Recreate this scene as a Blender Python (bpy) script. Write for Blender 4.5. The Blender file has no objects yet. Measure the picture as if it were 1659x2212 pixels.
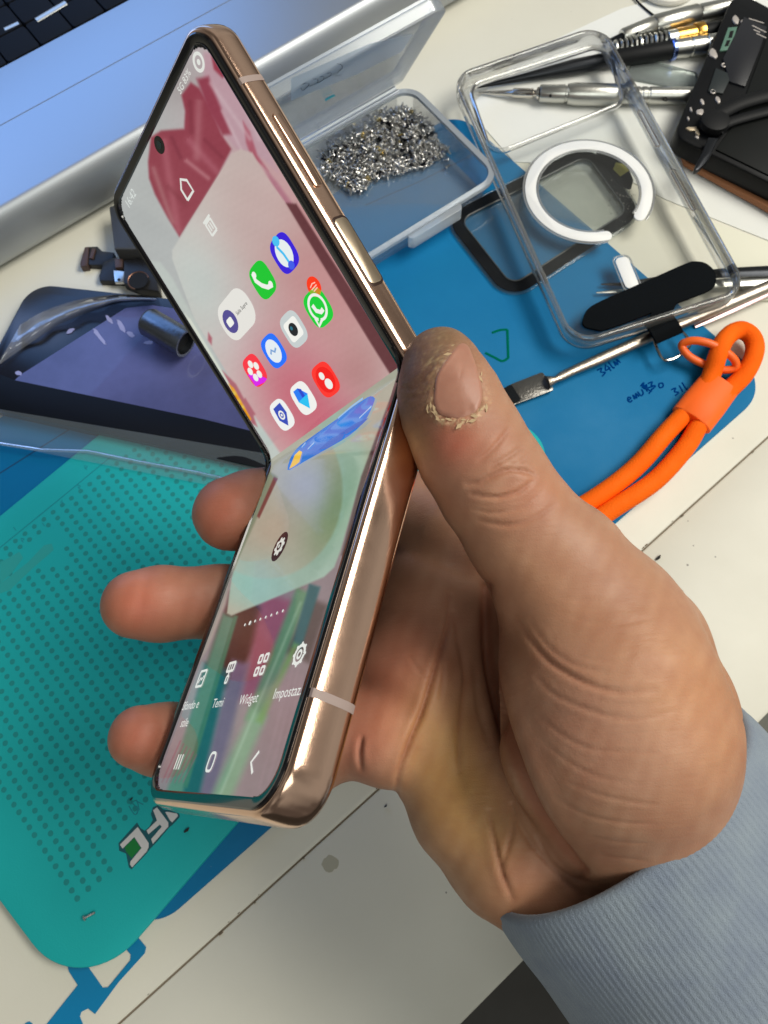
import bpy, math, random
import numpy as np
from mathutils import Vector
from mathutils.bvhtree import BVHTree
random.seed(7); rng = np.random.default_rng(7)
S = bpy.context.scene
COL = S.collection
CM = 0.01
# ------------------------------------------------------------------ camera (all positions below in centimetres)
FPX, ZC, TH, AZ = 1660.0, 30.0, math.radians(20), math.radians(5)
X0 = np.array([1, 0, 0.]); U0 = np.array([0, math.cos(TH), math.sin(TH)]); FW = np.array([0, math.sin(TH), -math.cos(TH)])
RT = math.cos(AZ)*X0 - math.sin(AZ)*U0
UP = math.sin(AZ)*X0 + math.cos(AZ)*U0
CAM = -FW*ZC
def C(px, py, Z): return CAM + Z*((px-829.5)/FPX*RT - (py-1106)/FPX*UP + FW)
def P(px, py, z=0.0):
    d = (px-829.5)/FPX*RT - (py-1106)/FPX*UP + FW
    return CAM + d*((z-CAM[2])/d[2])
def c2w(v): v = np.asarray(v); return CAM + v[..., 0:1]*RT - v[..., 1:2]*UP + v[..., 2:3]*FW
def w2px(w):
    v = np.asarray(w)-CAM; x = v@RT; y = -(v@UP); z = v@FW
    return 829.5+FPX*x/z, 1106+FPX*y/z
cam = bpy.data.cameras.new('camera'); co = bpy.data.objects.new('camera', cam); COL.objects.link(co); S.camera = co
from mathutils import Matrix
M = Matrix([[RT[i], UP[i], -FW[i], CAM[i]*CM] for i in range(3)] + [[0, 0, 0, 1]])
co.matrix_world = M
cam.sensor_fit = 'VERTICAL'; cam.sensor_height = 36; cam.lens = 36*FPX/2212
cam.clip_start = 0.01; cam.clip_end = 20
cam.dof.use_dof = True; cam.dof.focus_distance = 0.175; cam.dof.aperture_fstop = 42
S.view_settings.view_transform = 'Standard'; S.view_settings.look = 'None'; S.view_settings.gamma = 1
S.view_settings.exposure = 0.0; S.view_settings.use_curve_mapping = False
try: S.cycles.use_denoising = True
except Exception: pass
S.cycles.max_bounces = 14; S.cycles.transparent_max_bounces = 24; S.cycles.sample_clamp_indirect = 4
# ------------------------------------------------------------------ world and lamps
W = bpy.data.worlds.new('World'); S.world = W; W.use_nodes = True
nt = W.node_tree; bg = nt.nodes['Background']
tcw = nt.nodes.new('ShaderNodeTexCoord'); nw = nt.nodes.new('ShaderNodeTexNoise'); nw.inputs['Scale'].default_value = 1.6
rw = nt.nodes.new('ShaderNodeValToRGB'); nt.links.new(tcw.outputs['Generated'], nw.inputs['Vector']); nt.links.new(nw.outputs['Fac'], rw.inputs['Fac'])
rw.color_ramp.elements[0].position = .4; rw.color_ramp.elements[0].color = (.16, .15, .14, 1)
rw.color_ramp.elements[1].position = .62; rw.color_ramp.elements[1].color = (.60, .61, .58, 1)
nt.links.new(rw.outputs['Color'], bg.inputs['Color']); bg.inputs['Strength'].default_value = .55
def area(name, loc, target, sx, sy, power, color):
    l = bpy.data.lights.new(name, 'AREA'); l.shape = 'RECTANGLE'; l.size = sx*CM; l.size_y = sy*CM; l.energy = power; l.color = color
    o = bpy.data.objects.new(name, l); COL.objects.link(o); o.location = Vector(loc)*CM
    o.rotation_euler = (Vector(target)-Vector(loc)).to_track_quat('-Z', 'Y').to_euler(); return o
area('ceiling_lamp', (62, 12, 84), (4, 2, 0), 72, 36, 10.5, (1, .965, .87))
area('front_fill_light', (15, -55, 80), (2, -5, 5), 50, 40, 1.7, (.96, 1, .93))  # added fill from the front, brightens the desk below the hand

# ------------------------------------------------------------------ helpers
def srgb(r, g, b, a=1.0):
    f = lambda c: (c/255/12.92 if c/255 <= .04045 else ((c/255+.055)/1.055)**2.4)
    return (f(r), f(g), f(b), a)
MATS = {}
def mat(name, color=(.5, .5, .5, 1), rough=.5, metal=0., bump=None, var=None, coat=0., trans=0., emis=None, spec=.5, vcol=False, sss=0., ior=1.45, sheen=0.):
    if name in MATS: return MATS[name]
    m = bpy.data.materials.new(name); m.use_nodes = True; n = m.node_tree.nodes; l = m.node_tree.links
    b = n['Principled BSDF']
    b.inputs['Base Color'].default_value = color; b.inputs['Roughness'].default_value = rough; b.inputs['Metallic'].default_value = metal
    b.inputs['Coat Weight'].default_value = coat; b.inputs['Transmission Weight'].default_value = trans; b.inputs['Specular IOR Level'].default_value = spec
    b.inputs['IOR'].default_value = ior; b.inputs['Sheen Weight'].default_value = sheen
    tc = n.new('ShaderNodeTexCoord')
    src = None
    if vcol:
        a = n.new('ShaderNodeVertexColor'); a.layer_name = 'Col'; src = a.outputs['Color']
        l.new(src, b.inputs['Base Color'])
    if var:
        sc, amt, c2 = var
        t = n.new('ShaderNodeTexNoise'); t.inputs['Scale'].default_value = sc; t.inputs['Detail'].default_value = 8; t.inputs['Roughness'].default_value = .65
        l.new(tc.outputs['Object'], t.inputs['Vector'])
        r = n.new('ShaderNodeMapRange'); r.inputs['From Min'].default_value = .35; r.inputs['From Max'].default_value = .7; r.inputs['To Max'].default_value = amt
        l.new(t.outputs['Fac'], r.inputs['Value'])
        mx = n.new('ShaderNodeMix'); mx.data_type = 'RGBA'; l.new(r.outputs['Result'], mx.inputs[0])
        if src: l.new(src, mx.inputs[6])
        else: mx.inputs[6].default_value = color
        mx.inputs[7].default_value = c2
        l.new(mx.outputs[2], b.inputs['Base Color'])
        r2 = n.new('ShaderNodeMapRange'); r2.inputs['From Min'].default_value = .3; r2.inputs['From Max'].default_value = .7
        r2.inputs['To Min'].default_value = rough*.85; r2.inputs['To Max'].default_value = min(1, rough*1.2)
        l.new(t.outputs['Fac'], r2.inputs['Value']); l.new(r2.outputs['Result'], b.inputs['Roughness'])
    if bump:
        h = None
        for (kind, sc, st) in bump:
            if kind == 'voronoi':
                t = n.new('ShaderNodeTexVoronoi'); t.inputs['Scale'].default_value = sc; t.feature = 'DISTANCE_TO_EDGE'; o = t.outputs['Distance']
            else:
                t = n.new('ShaderNodeTexNoise'); t.inputs['Scale'].default_value = sc; t.inputs['Detail'].default_value = 5; o = t.outputs['Fac']
            if kind.startswith('line'):
                mp_ = n.new('ShaderNodeMapping'); mp_.inputs['Rotation'].default_value = (0, 0, math.radians(float(kind[4:]))); mp_.inputs['Scale'].default_value = (.12, 1, .5)
                l.new(tc.outputs['Object'], mp_.inputs['Vector']); l.new(mp_.outputs[0], t.inputs['Vector'])
            else: l.new(tc.outputs['Object'], t.inputs['Vector'])
            bp = n.new('ShaderNodeBump'); bp.inputs['Strength'].default_value = st; bp.inputs['Distance'].default_value = .0004
            l.new(o, bp.inputs['Height'])
            if h: l.new(h, bp.inputs['Normal'])
            h = bp.outputs['Normal']
        l.new(h, b.inputs['Normal'])
    if emis:
        if emis[0] == 'vcol': l.new(src, b.inputs['Emission Color'])
        else: b.inputs['Emission Color'].default_value = emis[0]
        b.inputs['Emission Strength'].default_value = emis[1]
        if emis[0] == 'vcol':
            for lk in list(b.inputs['Base Color'].links): l.remove(lk)
            b.inputs['Base Color'].default_value = (.01, .01, .01, 1)
    if sss:
        b.inputs['Subsurface Weight'].default_value = sss; b.inputs['Subsurface Radius'].default_value = (1, .35, .2); b.inputs['Subsurface Scale'].default_value = .0035
    MATS[name] = m; return m
def clearmat(name, tint=(.93, .95, .96, 1), milky=.08, rough=.06, mcol=(.75, .8, .85, 1), gloss=1.0):
    m = bpy.data.materials.new(name); m.use_nodes = True; n = m.node_tree.nodes; l = m.node_tree.links
    n.remove(n['Principled BSDF']); out = n['Material Output']
    tr = n.new('ShaderNodeBsdfTransparent'); tr.inputs['Color'].default_value = tint
    gl = n.new('ShaderNodeBsdfGlossy'); gl.inputs['Roughness'].default_value = rough
    df = n.new('ShaderNodeBsdfDiffuse'); df.inputs['Color'].default_value = mcol
    fr = n.new('ShaderNodeFresnel'); fr.inputs['IOR'].default_value = 1.5
    mu = n.new('ShaderNodeMath'); mu.operation = 'MULTIPLY'; mu.inputs[1].default_value = gloss; mu.use_clamp = True
    l.new(fr.outputs[0], mu.inputs[0])
    m1 = n.new('ShaderNodeMixShader'); m1.inputs[0].default_value = milky; l.new(tr.outputs[0], m1.inputs[1]); l.new(df.outputs[0], m1.inputs[2])
    m2 = n.new('ShaderNodeMixShader'); l.new(mu.outputs[0], m2.inputs[0]); l.new(m1.outputs[0], m2.inputs[1]); l.new(gl.outputs[0], m2.inputs[2])
    l.new(m2.outputs[0], out.inputs['Surface']); MATS[name] = m; return m
ORG = {}
def empty(name, loc):
    o = bpy.data.objects.new(name, None); COL.objects.link(o); o.location = Vector(loc)*CM; o.empty_display_size = .01
    ORG[o.name] = np.array(loc, float); return o
def tag(o, label=None, cat=None, group=None, kind=None):
    if label: o['label'] = label
    if cat: o['category'] = cat
    if group: o['group'] = group
    if kind: o['kind'] = kind
    return o
class MB:
    def __init__(s): s.v = []; s.f = []; s.sm = []; s.c = []
    def add(s, v, f, smooth=True):
        k = len(s.v); s.v += [tuple(map(float, q)) for q in v]; s.f += [tuple(i+k for i in q) for q in f]; s.sm += [smooth]*len(f)
    def prism(s, poly, z0, z1, bev=0., to=lambda x, y, z: (x, y, z), smooth=True):
        p = np.array(poly, float)
        a = .5*np.sum(p[:, 0]*np.roll(p[:, 1], -1)-np.roll(p[:, 0], -1)*p[:, 1])
        if a < 0: p = p[::-1]
        rings = [(0, z0), (0, z1-bev)] if bev else [(0, z0), (0, z1)]
        if bev: rings += [(bev*.3, z1-bev*.3), (bev, z1)]
        n = len(p); v = []
        for e, z in rings:
            q = offset(p, -e) if e else p
            v += [to(x, y, z) for x, y in q]
        f = []
        for r in range(len(rings)-1):
            for i in range(n):
                j = (i+1) % n; f.append((r*n+i, r*n+j, (r+1)*n+j, (r+1)*n+i))
        s.add(v, f, smooth); caps = [tuple(range(n))[::-1], tuple((len(rings)-1)*n+i for i in range(n))]
        k = len(s.v)-len(v); s.f += [tuple(i+k for i in q) for q in caps]; s.sm += [False, False]
    def ring(s, outer, inner, z0, z1, to=lambda x, y, z: (x, y, z), smooth=True):
        n = len(outer); v = []
        for poly, z in ((outer, z0), (outer, z1), (inner, z1), (inner, z0)): v += [to(x, y, z) for x, y in poly]
        f = []
        for r in range(4):
            for i in range(n):
                j = (i+1) % n; f.append((r*n+i, r*n+j, ((r+1) % 4)*n+j, ((r+1) % 4)*n+i))
        s.add(v, f, smooth)
    def tube(s, pts, rad, n=12, caps=True, flat=1.0, closed=False, fdir=None):
        pts = [np.array(p, float) for p in pts]; m = len(pts)
        if not hasattr(rad, '__len__'): rad = [rad]*m
        v = []; prev = None
        for i in range(m):
            if closed: t = pts[(i+1) % m]-pts[i-1]
            else: t = pts[min(i+1, m-1)]-pts[max(i-1, 0)]
            t = t/(np.linalg.norm(t)+1e-9)
            if prev is None:
                a = np.array([0, 0, 1.]) if fdir is None else np.array(fdir, float)
                if abs(t@a) > .95: a = np.array([1., 0, 0])
            else: a = prev
            a = a-t*(a@t); a /= np.linalg.norm(a); prev = a
            b = np.cross(t, a)
            for k in range(n):
                an = 2*math.pi*k/n; v.append(pts[i]+rad[i]*(math.cos(an)*a*flat+math.sin(an)*b))
        f = []
        for i in range(m if closed else m-1):
            i2 = (i+1) % m
            for k in range(n):
                k2 = (k+1) % n; f.append((i*n+k, i2*n+k, i2*n+k2, i*n+k2))
        if caps and not closed: f.append(tuple(range(n))); f.append(tuple((m-1)*n+k for k in range(n))[::-1])
        s.add(v, f)
    def ball(s, c, r, n=12, sq=(1, 1, 1)):
        v = []; f = []
        for i in range(n//2+1):
            th = math.pi*i/(n//2)
            for k in range(n):
                ph = 2*math.pi*k/n; v.append((c[0]+r*sq[0]*math.sin(th)*math.cos(ph), c[1]+r*sq[1]*math.sin(th)*math.sin(ph), c[2]+r*sq[2]*math.cos(th)))
        for i in range(n//2):
            for k in range(n): f.append((i*n+k, (i+1)*n+k, (i+1)*n+(k+1) % n, i*n+(k+1) % n))
        s.add(v, f)
    def build(s, name, m, parent=None, org=None, sharp=40, cols=None):
        v = np.array(s.v, float)
        if parent is not None: o0 = ORG[parent.name]
        elif org is not None: o0 = np.array(org, float)
        else:
            o0 = (v.min(0)+v.max(0))/2; o0[2] = v[:, 2].min()
        me = bpy.data.meshes.new(name); me.from_pydata([tuple(q) for q in (v-o0)*CM], [], s.f)
        me.polygons.foreach_set('use_smooth', s.sm); me.update()
        if cols is not None:
            ca = me.color_attributes.new('Col', 'FLOAT_COLOR', 'POINT'); ca.data.foreach_set('color', np.asarray(cols, np.float32).ravel())
        if sharp: me.set_sharp_from_angle(angle=math.radians(sharp))
        me.materials.append(m)
        o = bpy.data.objects.new(name, me); COL.objects.link(o); ORG[o.name] = o0
        if parent is not None: o.parent = parent
        else: o.location = Vector(o0)*CM
        return o
def fix_normals(o):
    import bmesh
    bm = bmesh.new(); bm.from_mesh(o.data); bmesh.ops.recalc_face_normals(bm, faces=bm.faces); bm.to_mesh(o.data); bm.free(); return o
def offset(p, e):
    p = np.array(p, float); a = np.roll(p, 1, 0); b = np.roll(p, -1, 0)
    d1 = p-a; d2 = b-p; d1 /= np.linalg.norm(d1, axis=1)[:, None]+1e-9; d2 /= np.linalg.norm(d2, axis=1)[:, None]+1e-9
    n1 = np.stack([d1[:, 1], -d1[:, 0]], 1); n2 = np.stack([d2[:, 1], -d2[:, 0]], 1)
    n = n1+n2; n /= np.linalg.norm(n, axis=1)[:, None]+1e-9
    k = np.clip((n*n1).sum(1), .4, 1)
    return p+n*(e/k)[:, None]
def rpoly(pts, r, seg=8):
    pts = [np.array(p[:2], float) for p in pts]; out = []; n = len(pts)
    rr = r if hasattr(r, '__len__') else [r]*n
    for i in range(n):
        a, b, c = pts[i-1], pts[i], pts[(i+1) % n]
        u = (a-b)/np.linalg.norm(a-b); w = (c-b)/np.linalg.norm(c-b)
        ang = math.acos(max(-1, min(1, float(u@w)))); R = rr[i]
        if R <= 0 or ang > 3.0: out.append(b); continue
        t = min(R/math.tan(ang/2), .49*np.linalg.norm(a-b), .49*np.linalg.norm(c-b)); R2 = t*math.tan(ang/2)
        cen = b+(u+w)/np.linalg.norm(u+w)*R2/math.sin(ang/2)
        p0, p1 = b+u*t, b+w*t; a0 = math.atan2(*(p0-cen)[::-1]); a1 = math.atan2(*(p1-cen)[::-1]); d = (a1-a0+math.pi) % (2*math.pi)-math.pi
        for k in range(seg+1): an = a0+d*k/seg; out.append(cen+R2*np.array([math.cos(an), math.sin(an)]))
    return np.array(out)
def PP(pts, z=0): return [P(x, y, z)[:2] for x, y in pts]
def smooth_path(pts, n=6, closed=False):
    pts = [np.array(p, float) for p in pts]; m = len(pts); out = []
    for i in range(m if closed else m-1):
        if closed: p0, p1, p2, p3 = pts[i-1], pts[i], pts[(i+1) % m], pts[(i+2) % m]
        else: p0, p1, p2, p3 = pts[max(i-1, 0)], pts[i], pts[i+1], pts[min(i+2, m-1)]
        for k in range(n):
            t = k/n; out.append(.5*((2*p1)+(-p0+p2)*t+(2*p0-5*p1+4*p2-p3)*t*t+(-p0+3*p1-3*p2+p3)*t**3))
    if not closed: out.append(pts[-1])
    return out
def strokes(mb, lines, z, w, h=.012, to=None):
    for ln in lines:
        q = smooth_path([np.array(P(x, y, z)) if to is None else np.array(to(x, y)) for x, y in ln], 5)
        mb.tube(q, w, 6, flat=.25)
exec_parts = True
# ================================================================== SETTING
M_desk = mat('desk_laminate', srgb(213, 210, 196), .42, bump=[('noise', 900, .06)], var=(9, .4, srgb(196, 192, 178)))
# mottled specks in the laminate
def add_specks(m, scale=55, thr=.055, dark=(.09, .08, .07, 1)):
    n = m.node_tree.nodes; l = m.node_tree.links; b = n['Principled BSDF']
    old = b.inputs['Base Color'].links[0].from_socket if b.inputs['Base Color'].links else None
    tc = n.new('ShaderNodeTexCoord'); v = n.new('ShaderNodeTexVoronoi'); v.inputs['Scale'].default_value = scale; l.new(tc.outputs['Object'], v.inputs['Vector'])
    t2 = n.new('ShaderNodeTexNoise'); t2.inputs['Scale'].default_value = 14; l.new(tc.outputs['Object'], t2.inputs['Vector'])
    mr = n.new('ShaderNodeMapRange'); mr.inputs['From Min'].default_value = .42; mr.inputs['From Max'].default_value = .75; mr.inputs['To Min'].default_value = 0; mr.inputs['To Max'].default_value = thr*2; l.new(t2.outputs['Fac'], mr.inputs['Value'])
    lt = n.new('ShaderNodeMath'); lt.operation = 'LESS_THAN'; l.new(v.outputs['Distance'], lt.inputs[0]); l.new(mr.outputs['Result'], lt.inputs[1])
    mx = n.new('ShaderNodeMix'); mx.data_type = 'RGBA'; l.new(lt.outputs[0], mx.inputs[0]); mx.inputs[7].default_value = dark
    if old: l.new(old, mx.inputs[6])
    else: mx.inputs[6].default_value = b.inputs['Base Color'].default_value
    l.new(mx.outputs[2], b.inputs['Base Color'])
add_specks(M_desk, 120, .035, (.25, .23, .2, 1))
bench = empty('workbench', (0, 0, -3))
sA, sB = P(265, 2204), P(1659, 944)       # seam line
dS = (sB-sA)/np.linalg.norm(sB-sA); nS = np.array([-dS[1], dS[0], 0])   # toward the back
eA = P(1114, 2093); wfront = abs((eA-sA)@nS)
def bandpoly(t0, t1, a0, a1): return [(sA+dS*a0+nS*t0)[:2], (sA+dS*a1+nS*t0)[:2], (sA+dS*a1+nS*t1)[:2], (sA+dS*a0+nS*t1)[:2]]
mb = MB(); mb.prism(rpoly(bandpoly(.025, 95, -70, 110), .4), -2.5, 0, .05); mb.build('desk_board', M_desk, bench, sharp=30)
mb = MB(); mb.prism(rpoly(bandpoly(-wfront, -.025, -70, 110), .4), -2.52, -.02, .06); mb.build('desk_board', M_desk, bench, sharp=30)
M_gap = mat('seam_dirt', srgb(120, 108, 92), .9)
mb = MB(); mb.prism(bandpoly(-.06, .06, -70, 110), -1.2, -.07); mb.build('seam_filler', M_gap, bench)
tag(bench, 'cream laminate workbench of two boards with a dirty seam between them', 'desk')
# chips along the seam
mb = MB()
for k in range(22):
    a = rng.uniform(0, 34); w = rng.uniform(.03, .09)*(1 if rng.random() > .2 else 2); c = (sA+dS*a+nS*rng.choice([-.05, .06]))
    pol = [(c[0]+dS[0]*w*math.cos(t)+nS[0]*w*.35*math.sin(t)*rng.uniform(.5, 1), c[1]+dS[1]*w*math.cos(t)+nS[1]*w*.35*math.sin(t)*rng.uniform(.5, 1)) for t in np.linspace(0, 6.28, 9)[:-1]]
    mb.prism(pol, -.03, .006)
mb.build('edge_chipping', mat('chip_brown', srgb(112, 98, 82), .9), bench)['kind'] = 'stuff'
mb = MB(); q = 250
mb.prism([(-q, -q), (q, -q), (q, q), (-q, q)], -76, -75); fl = mb.build('floor', mat('floor_grey', srgb(92, 90, 86), .7, bump=[('noise', 40, .2)], var=(4, .5, srgb(70, 68, 66)))); tag(fl, kind='structure')

# ================================================================== MATS
zB = .22
cT, cR, cB = P(985, 240), P(1668, 832), P(318, 2022)
# make the mat a true rectangle
u_ = (cR-cT); L1 = np.linalg.norm(u_); u_ = u_/L1; v_ = np.array([u_[1], -u_[0], 0])
if v_@(cB-cR) < 0: v_ = -v_
L2 = (cB-cR)@v_
blue = empty('silicone_mat', tuple(cT))
M_blue = mat('blue_silicone', srgb(0, 110, 160), .6, bump=[('noise', 1800, .12)], var=(18, .35, srgb(0, 90, 142)), spec=.22)
add_specks(M_blue, 160, .02, (.25, .35, .42, 1))
def mp(a, b): return (cT+u_*a+v_*b)[:2]
mb = MB(); mb.prism(rpoly(PP([(985, 240), (1668, 832), (312, 2028), (-272, 1085)], .2), [1.2, 1.6, 1.3, 1.6], 12), 0.0, zB, .06); mb.build('mat_sheet', M_blue, blue)
M_groove = mat('blue_groove', srgb(0, 66, 108), .7)
mb = MB()
for ln in ([(-60, 1058), (0, 1022), (95, 962), (200, 896)], [(790, 443), (900, 395), (1000, 345), (1040, 322)]):
    mb = MB(); mb.tube([P(x, y, zB+.003) for x, y in ln], .035, 6, flat=.2); mb.build('embossed_line', M_groove, blue)
mb = MB(); strokes(mb, [[(1063, 719), (1080, 713), (1096, 712)], [(1096, 712), (1097, 745), (1098, 773)], [(1098, 773), (1085, 780), (1068, 772), (1048, 762)]], zB+.006, .06)
mb.build('green_marker_stroke', mat('green_ink', srgb(0, 100, 78), 1., spec=0.), blue)
mb = MB(); sc = []
def hand(cx, cy, s, glyphs, ang):
    ca, sa = math.cos(ang), math.sin(ang)
    for g, (ox, oy) in glyphs:
        for ln in G[g]: sc.append([(cx+s*((ox+x)*ca-(oy+y)*sa), cy+s*((ox+x)*sa+(oy+y)*ca)) for x, y in ln])
G = {'3': [[(0, 0), (.7, .1), (.3, .5), (.8, .9), (.1, 1.1)]], '4': [[(.5, 0), (0, .7), (.8, .7)], [(.6, .3), (.6, 1.2)]], '1': [[(.2, 0), (.2, 1.1)]], 'o': [[(.4, .2), (0, .6), (.4, 1), (.7, .6), (.4, .2)]],
     'm': [[(0, 1), (.1, .3), (.35, 1), (.6, .3), (.8, 1)]], 'u': [[(0, .2), (.1, 1), (.6, .9), (.7, .2)]], 'l': [[(0, -.2), (.1, 1), (.3, 1)]], 'e': [[(0, .6), (.6, .5), (.3, .2), (0, .6), (.2, 1), (.6, .9)]], 't': [[(.3, -.2), (.3, 1)], [(0, .3), (.7, .3)]]}
hand(1290, 800, 15, [('3', (0, 0)), ('4', (1, 0)), ('l', (2, 0)), ('m', (2.6, 0))], -.6)
hand(1352, 858, 14, [('e', (0, 0)), ('m', (1, 0)), ('u', (2, 0)), ('t', (3, 0)), ('3', (4, 0))], -.55)
hand(1392, 822, 15, [('m', (0, 0)), ('4', (1, 0)), ('o', (2, -1.4))], .6)
hand(1450, 842, 14, [('2' if 0 else '3', (0, 0)), ('1', (1.2, 0)), ('l', (2, 0))], -.5)
strokes(mb, sc, zB+.006, .036); mb.build('blue_pen_scribble', mat('blue_ink', srgb(0, 52, 116), 1., spec=0.), blue)
tag(blue, 'large royal blue silicone mat with pen scribbles, under the screw box and case', 'repair mat')
# --- teal perforated mat
tA, tB2 = P(345, 1974, .4), P(550, 1784, .4)
tD = (tB2-tA); tD[2] = 0; tD /= np.linalg.norm(tD); tN = np.array([-tD[1], tD[0], 0]); TO = P(150, 2105, .4); TO[2] = 0
# place origin corner: intersection of bottom edge line with left edge line
lA, lB = P(0, 1949, .4), P(90, 2069, .4); ld = (lB-lA)/np.linalg.norm(lB-lA)
Mx = np.array([[tD[0], -ld[0]], [tD[1], -ld[1]]]); s_, _ = np.linalg.solve(Mx, (lA-tA)[:2]); TO = tA+tD*s_; TO[2] = 0
def wt(p): w = P(*p, .42)-TO; return w@tD, w@tN
topw = (wt((0, 1113))[1]+wt((210, 941))[1])/2; lenw = wt((1182, 1000))[0]
def tm(a, b, z=0): q = TO+tD*a+tN*b; return (q[0], q[1], z)
teal = empty('perforated_mat', tuple(TO))
M_teal = mat('teal_silicone', srgb(30, 172, 172), .6, bump=[('noise', 1600, .12)], var=(15, .3, srgb(22, 154, 158)), spec=.22)
add_specks(M_teal, 150, .02, (.02, .16, .16, 1))
M_teald = mat('teal_hole', srgb(20, 134, 132), .8)
zT0, zT1 = zB, zB+.22
mb = MB(); mb.prism(rpoly(PP([(169, 2174), (1216, 966), (600, 621), (-388, 1431)], .44), [2.3, 1.4, 1.3, 1.5], 14), zT0, zT1, .07); mb.build('mat_sheet', M_teal, teal)
o_ = wt((115.1, 1106.9)); a5 = wt((18.8, 1191.2)); b6 = wt((179.6, 1179))
va = ((a5[0]-o_[0])/5, (a5[1]-o_[1])/5); vb = ((b6[0]-o_[0])/6, (b6[1]-o_[1])/6)
fa = math.hypot(*va); fb = math.hypot(*vb); va = (-fa, 0); vb = (0, -fb)
mb = MB(); holes = 0
def inpoly(x, y, poly):
    c = False; j = len(poly)-1
    for i in range(len(poly)):
        xi, yi = poly[i]; xj, yj = poly[j]
        if (yi > y) != (yj > y) and x < (xj-xi)*(y-yi)/(yj-yi+1e-12)+xi: c = not c
        j = i
    return c
e1 = wt((172, 1964)); e2 = wt((253, 1909)); e0 = o_
for i in range(-60, 40):
    for j in range(-4, 60):
        x = o_[0]+va[0]*i+vb[0]*j; y = o_[1]+va[1]*i+vb[1]*j
        if x < e1[0]-fa*.3 or y > o_[1]+fb*.3 or x > lenw-1.0: continue
        if y < e1[1]+(x-e1[0])*0 and not (y > 2.3): continue
        ymin = min(e1[1], 9)
        px, py = w2px(TO+tD*x+tN*y+np.array([0, 0, zT1]))
        if x > e2[0]+.4 and y < e2[1]+1.4: continue
        if px < -120 or px > 900 or py > 2200 or py < 500: continue
        if 2 <= j <= 7 and px < 127+(j-2)*4 and py < 1265-40: continue
        c = [(x+.1*math.cos(t)*rng.uniform(.92, 1.08), y+.1*math.sin(t)*rng.uniform(.92, 1.08)) for t in np.linspace(0, 2*math.pi, 11)[:-1]]
        mb.add([tm(px_, py_, zT1+.002) for px_, py_ in c], [tuple(range(10))]); holes += 1
ho = mb.build('perforation', M_teald, teal, sharp=0); tag(ho, kind='stuff')
mb = MB()
strokes(mb, [[(-20, 1199), (120, 1085), (240, 986)]], zT1+.004, .018)
mb.build('ruler_line', mat('teal_print', srgb(12, 128, 138), .6), teal)
mb = MB(); gl = []
for (x, y, g) in ((48, 1160, '4'), (92, 1128, '1'), (135, 1080, '3'), (170, 1045, '4'), (185, 1003, '4'), (30, 1137, '1')):
    for ln in G[g]: gl.append([(x+9*(-.75*a+.6*b), y+9*(.65*a+.75*b)) for a, b in ln])
strokes(mb, gl, zT1+.004, .014); mb.build('ruler_numeral', MATS['teal_print'], teal)
mb = MB()
for pol in ([(0, 1215), (42, 1192), (50, 1205), (28, 1235), (0, 1262)], [(0, 1262), (60, 1215), (95, 1178), (112, 1174), (116, 1188), (70, 1228), (22, 1274), (0, 1282)]):
    mb.prism(PP(pol, zT1), zT1, zT1+.003)
mb.build('faded_stain', mat('teal_stain', srgb(36, 156, 152), .7), teal)
# logo letters traced in the plane of the mat
sx = .2976
def lg(pts): return [(x*sx, 1645.8+y*sx) for x, y in pts]
out1 = lg([(995, 440), (1020, 480), (1050, 500), (1085, 470), (1110, 420), (1095, 380), (1110, 330), (1150, 310), (1185, 345), (1230, 350), (1300, 375), (1306, 400), (1255, 455), (1230, 475), (1130, 590), (1095, 625), (1060, 670), (955, 780), (935, 765), (915, 665), (865, 645), (860, 590)])
mb = MB(); mb.prism(PP(out1, zT1), zT1-.02, zT1+.004); mb.build('logo_outline', mat('logo_dark', srgb(18, 84, 92), .5), teal)
M_lw = mat('logo_white', srgb(206, 204, 200), .5)
mb = MB()
for pts in ([(1000, 472), (1080, 590), (1078, 620), (1065, 650), (960, 765), (945, 745), (948, 722), (1028, 625), (975, 545), (890, 630), (872, 600)],
            [(1140, 330), (1222, 440), (1222, 470), (1110, 595), (1098, 560), (1175, 470), (1160, 455), (1078, 525), (1065, 498), (1140, 425), (1112, 350)],
            [(1215, 362), (1285, 375), (1292, 392), (1250, 440), (1235, 425), (1200, 365)]):
    mb.prism(PP(lg(pts), zT1), zT1+.003, zT1+.009)
mb.build('logo_lettering', M_lw, teal)
mb = MB(); mb.prism(PP(lg([(975, 552), (1022, 625), (955, 700), (915, 650), (905, 620)]), zT1), zT1+.003, zT1+.007); mb.build('logo_green_patch', mat('logo_green', srgb(8, 120, 50), .5), teal)
mb = MB(); strokes(mb, [lg([(935, 320), (975, 380), (1000, 370)]), lg([(945, 310), (990, 280), (1010, 350)]), lg([(960, 300), (1000, 345), (990, 380)]), lg([(1000, 290), (1040, 310)])], zT1+.004, .018); mb.build('printed_emblem', MATS['teal_print'], teal)
tag(teal, 'turquoise silicone mat full of small round holes with white logo letters', 'perforated mat')
# --- blue film template bottom left
def qc(pts): return [(x*.2976, 1645.8+y*.2976) for x, y in pts]
M_film = mat('blue_film', srgb(0, 122, 172), .35, bump=[('noise', 300, .1)])
mb = MB()
body = qc([(480, 1440), (500, 1520), (565, 1620), (340, 1902), (200, 2060), (560, 2060), (600, 1902), (578, 1850), (590, 1815), (640, 1790), (690, 1830), (860, 1600), (1050, 1390), (1060, 1345), (1010, 1285), (985, 1240), (900, 1340), (950, 1400), (945, 1440), (785, 1635), (745, 1640), (640, 1490), (600, 1440)])
mb.prism(PP(body, .03), .0, .035); 
mb.prism(PP(qc([(150, 1990), (185, 1895), (210, 1885), (235, 1902), (230, 1990)]), .03), .0, .034)
flm = mb.build('plastic_template', M_film); tag(flm, 'flat blue plastic film template with cut-outs, sticking out below the turquoise mat', 'plastic film')

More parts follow.
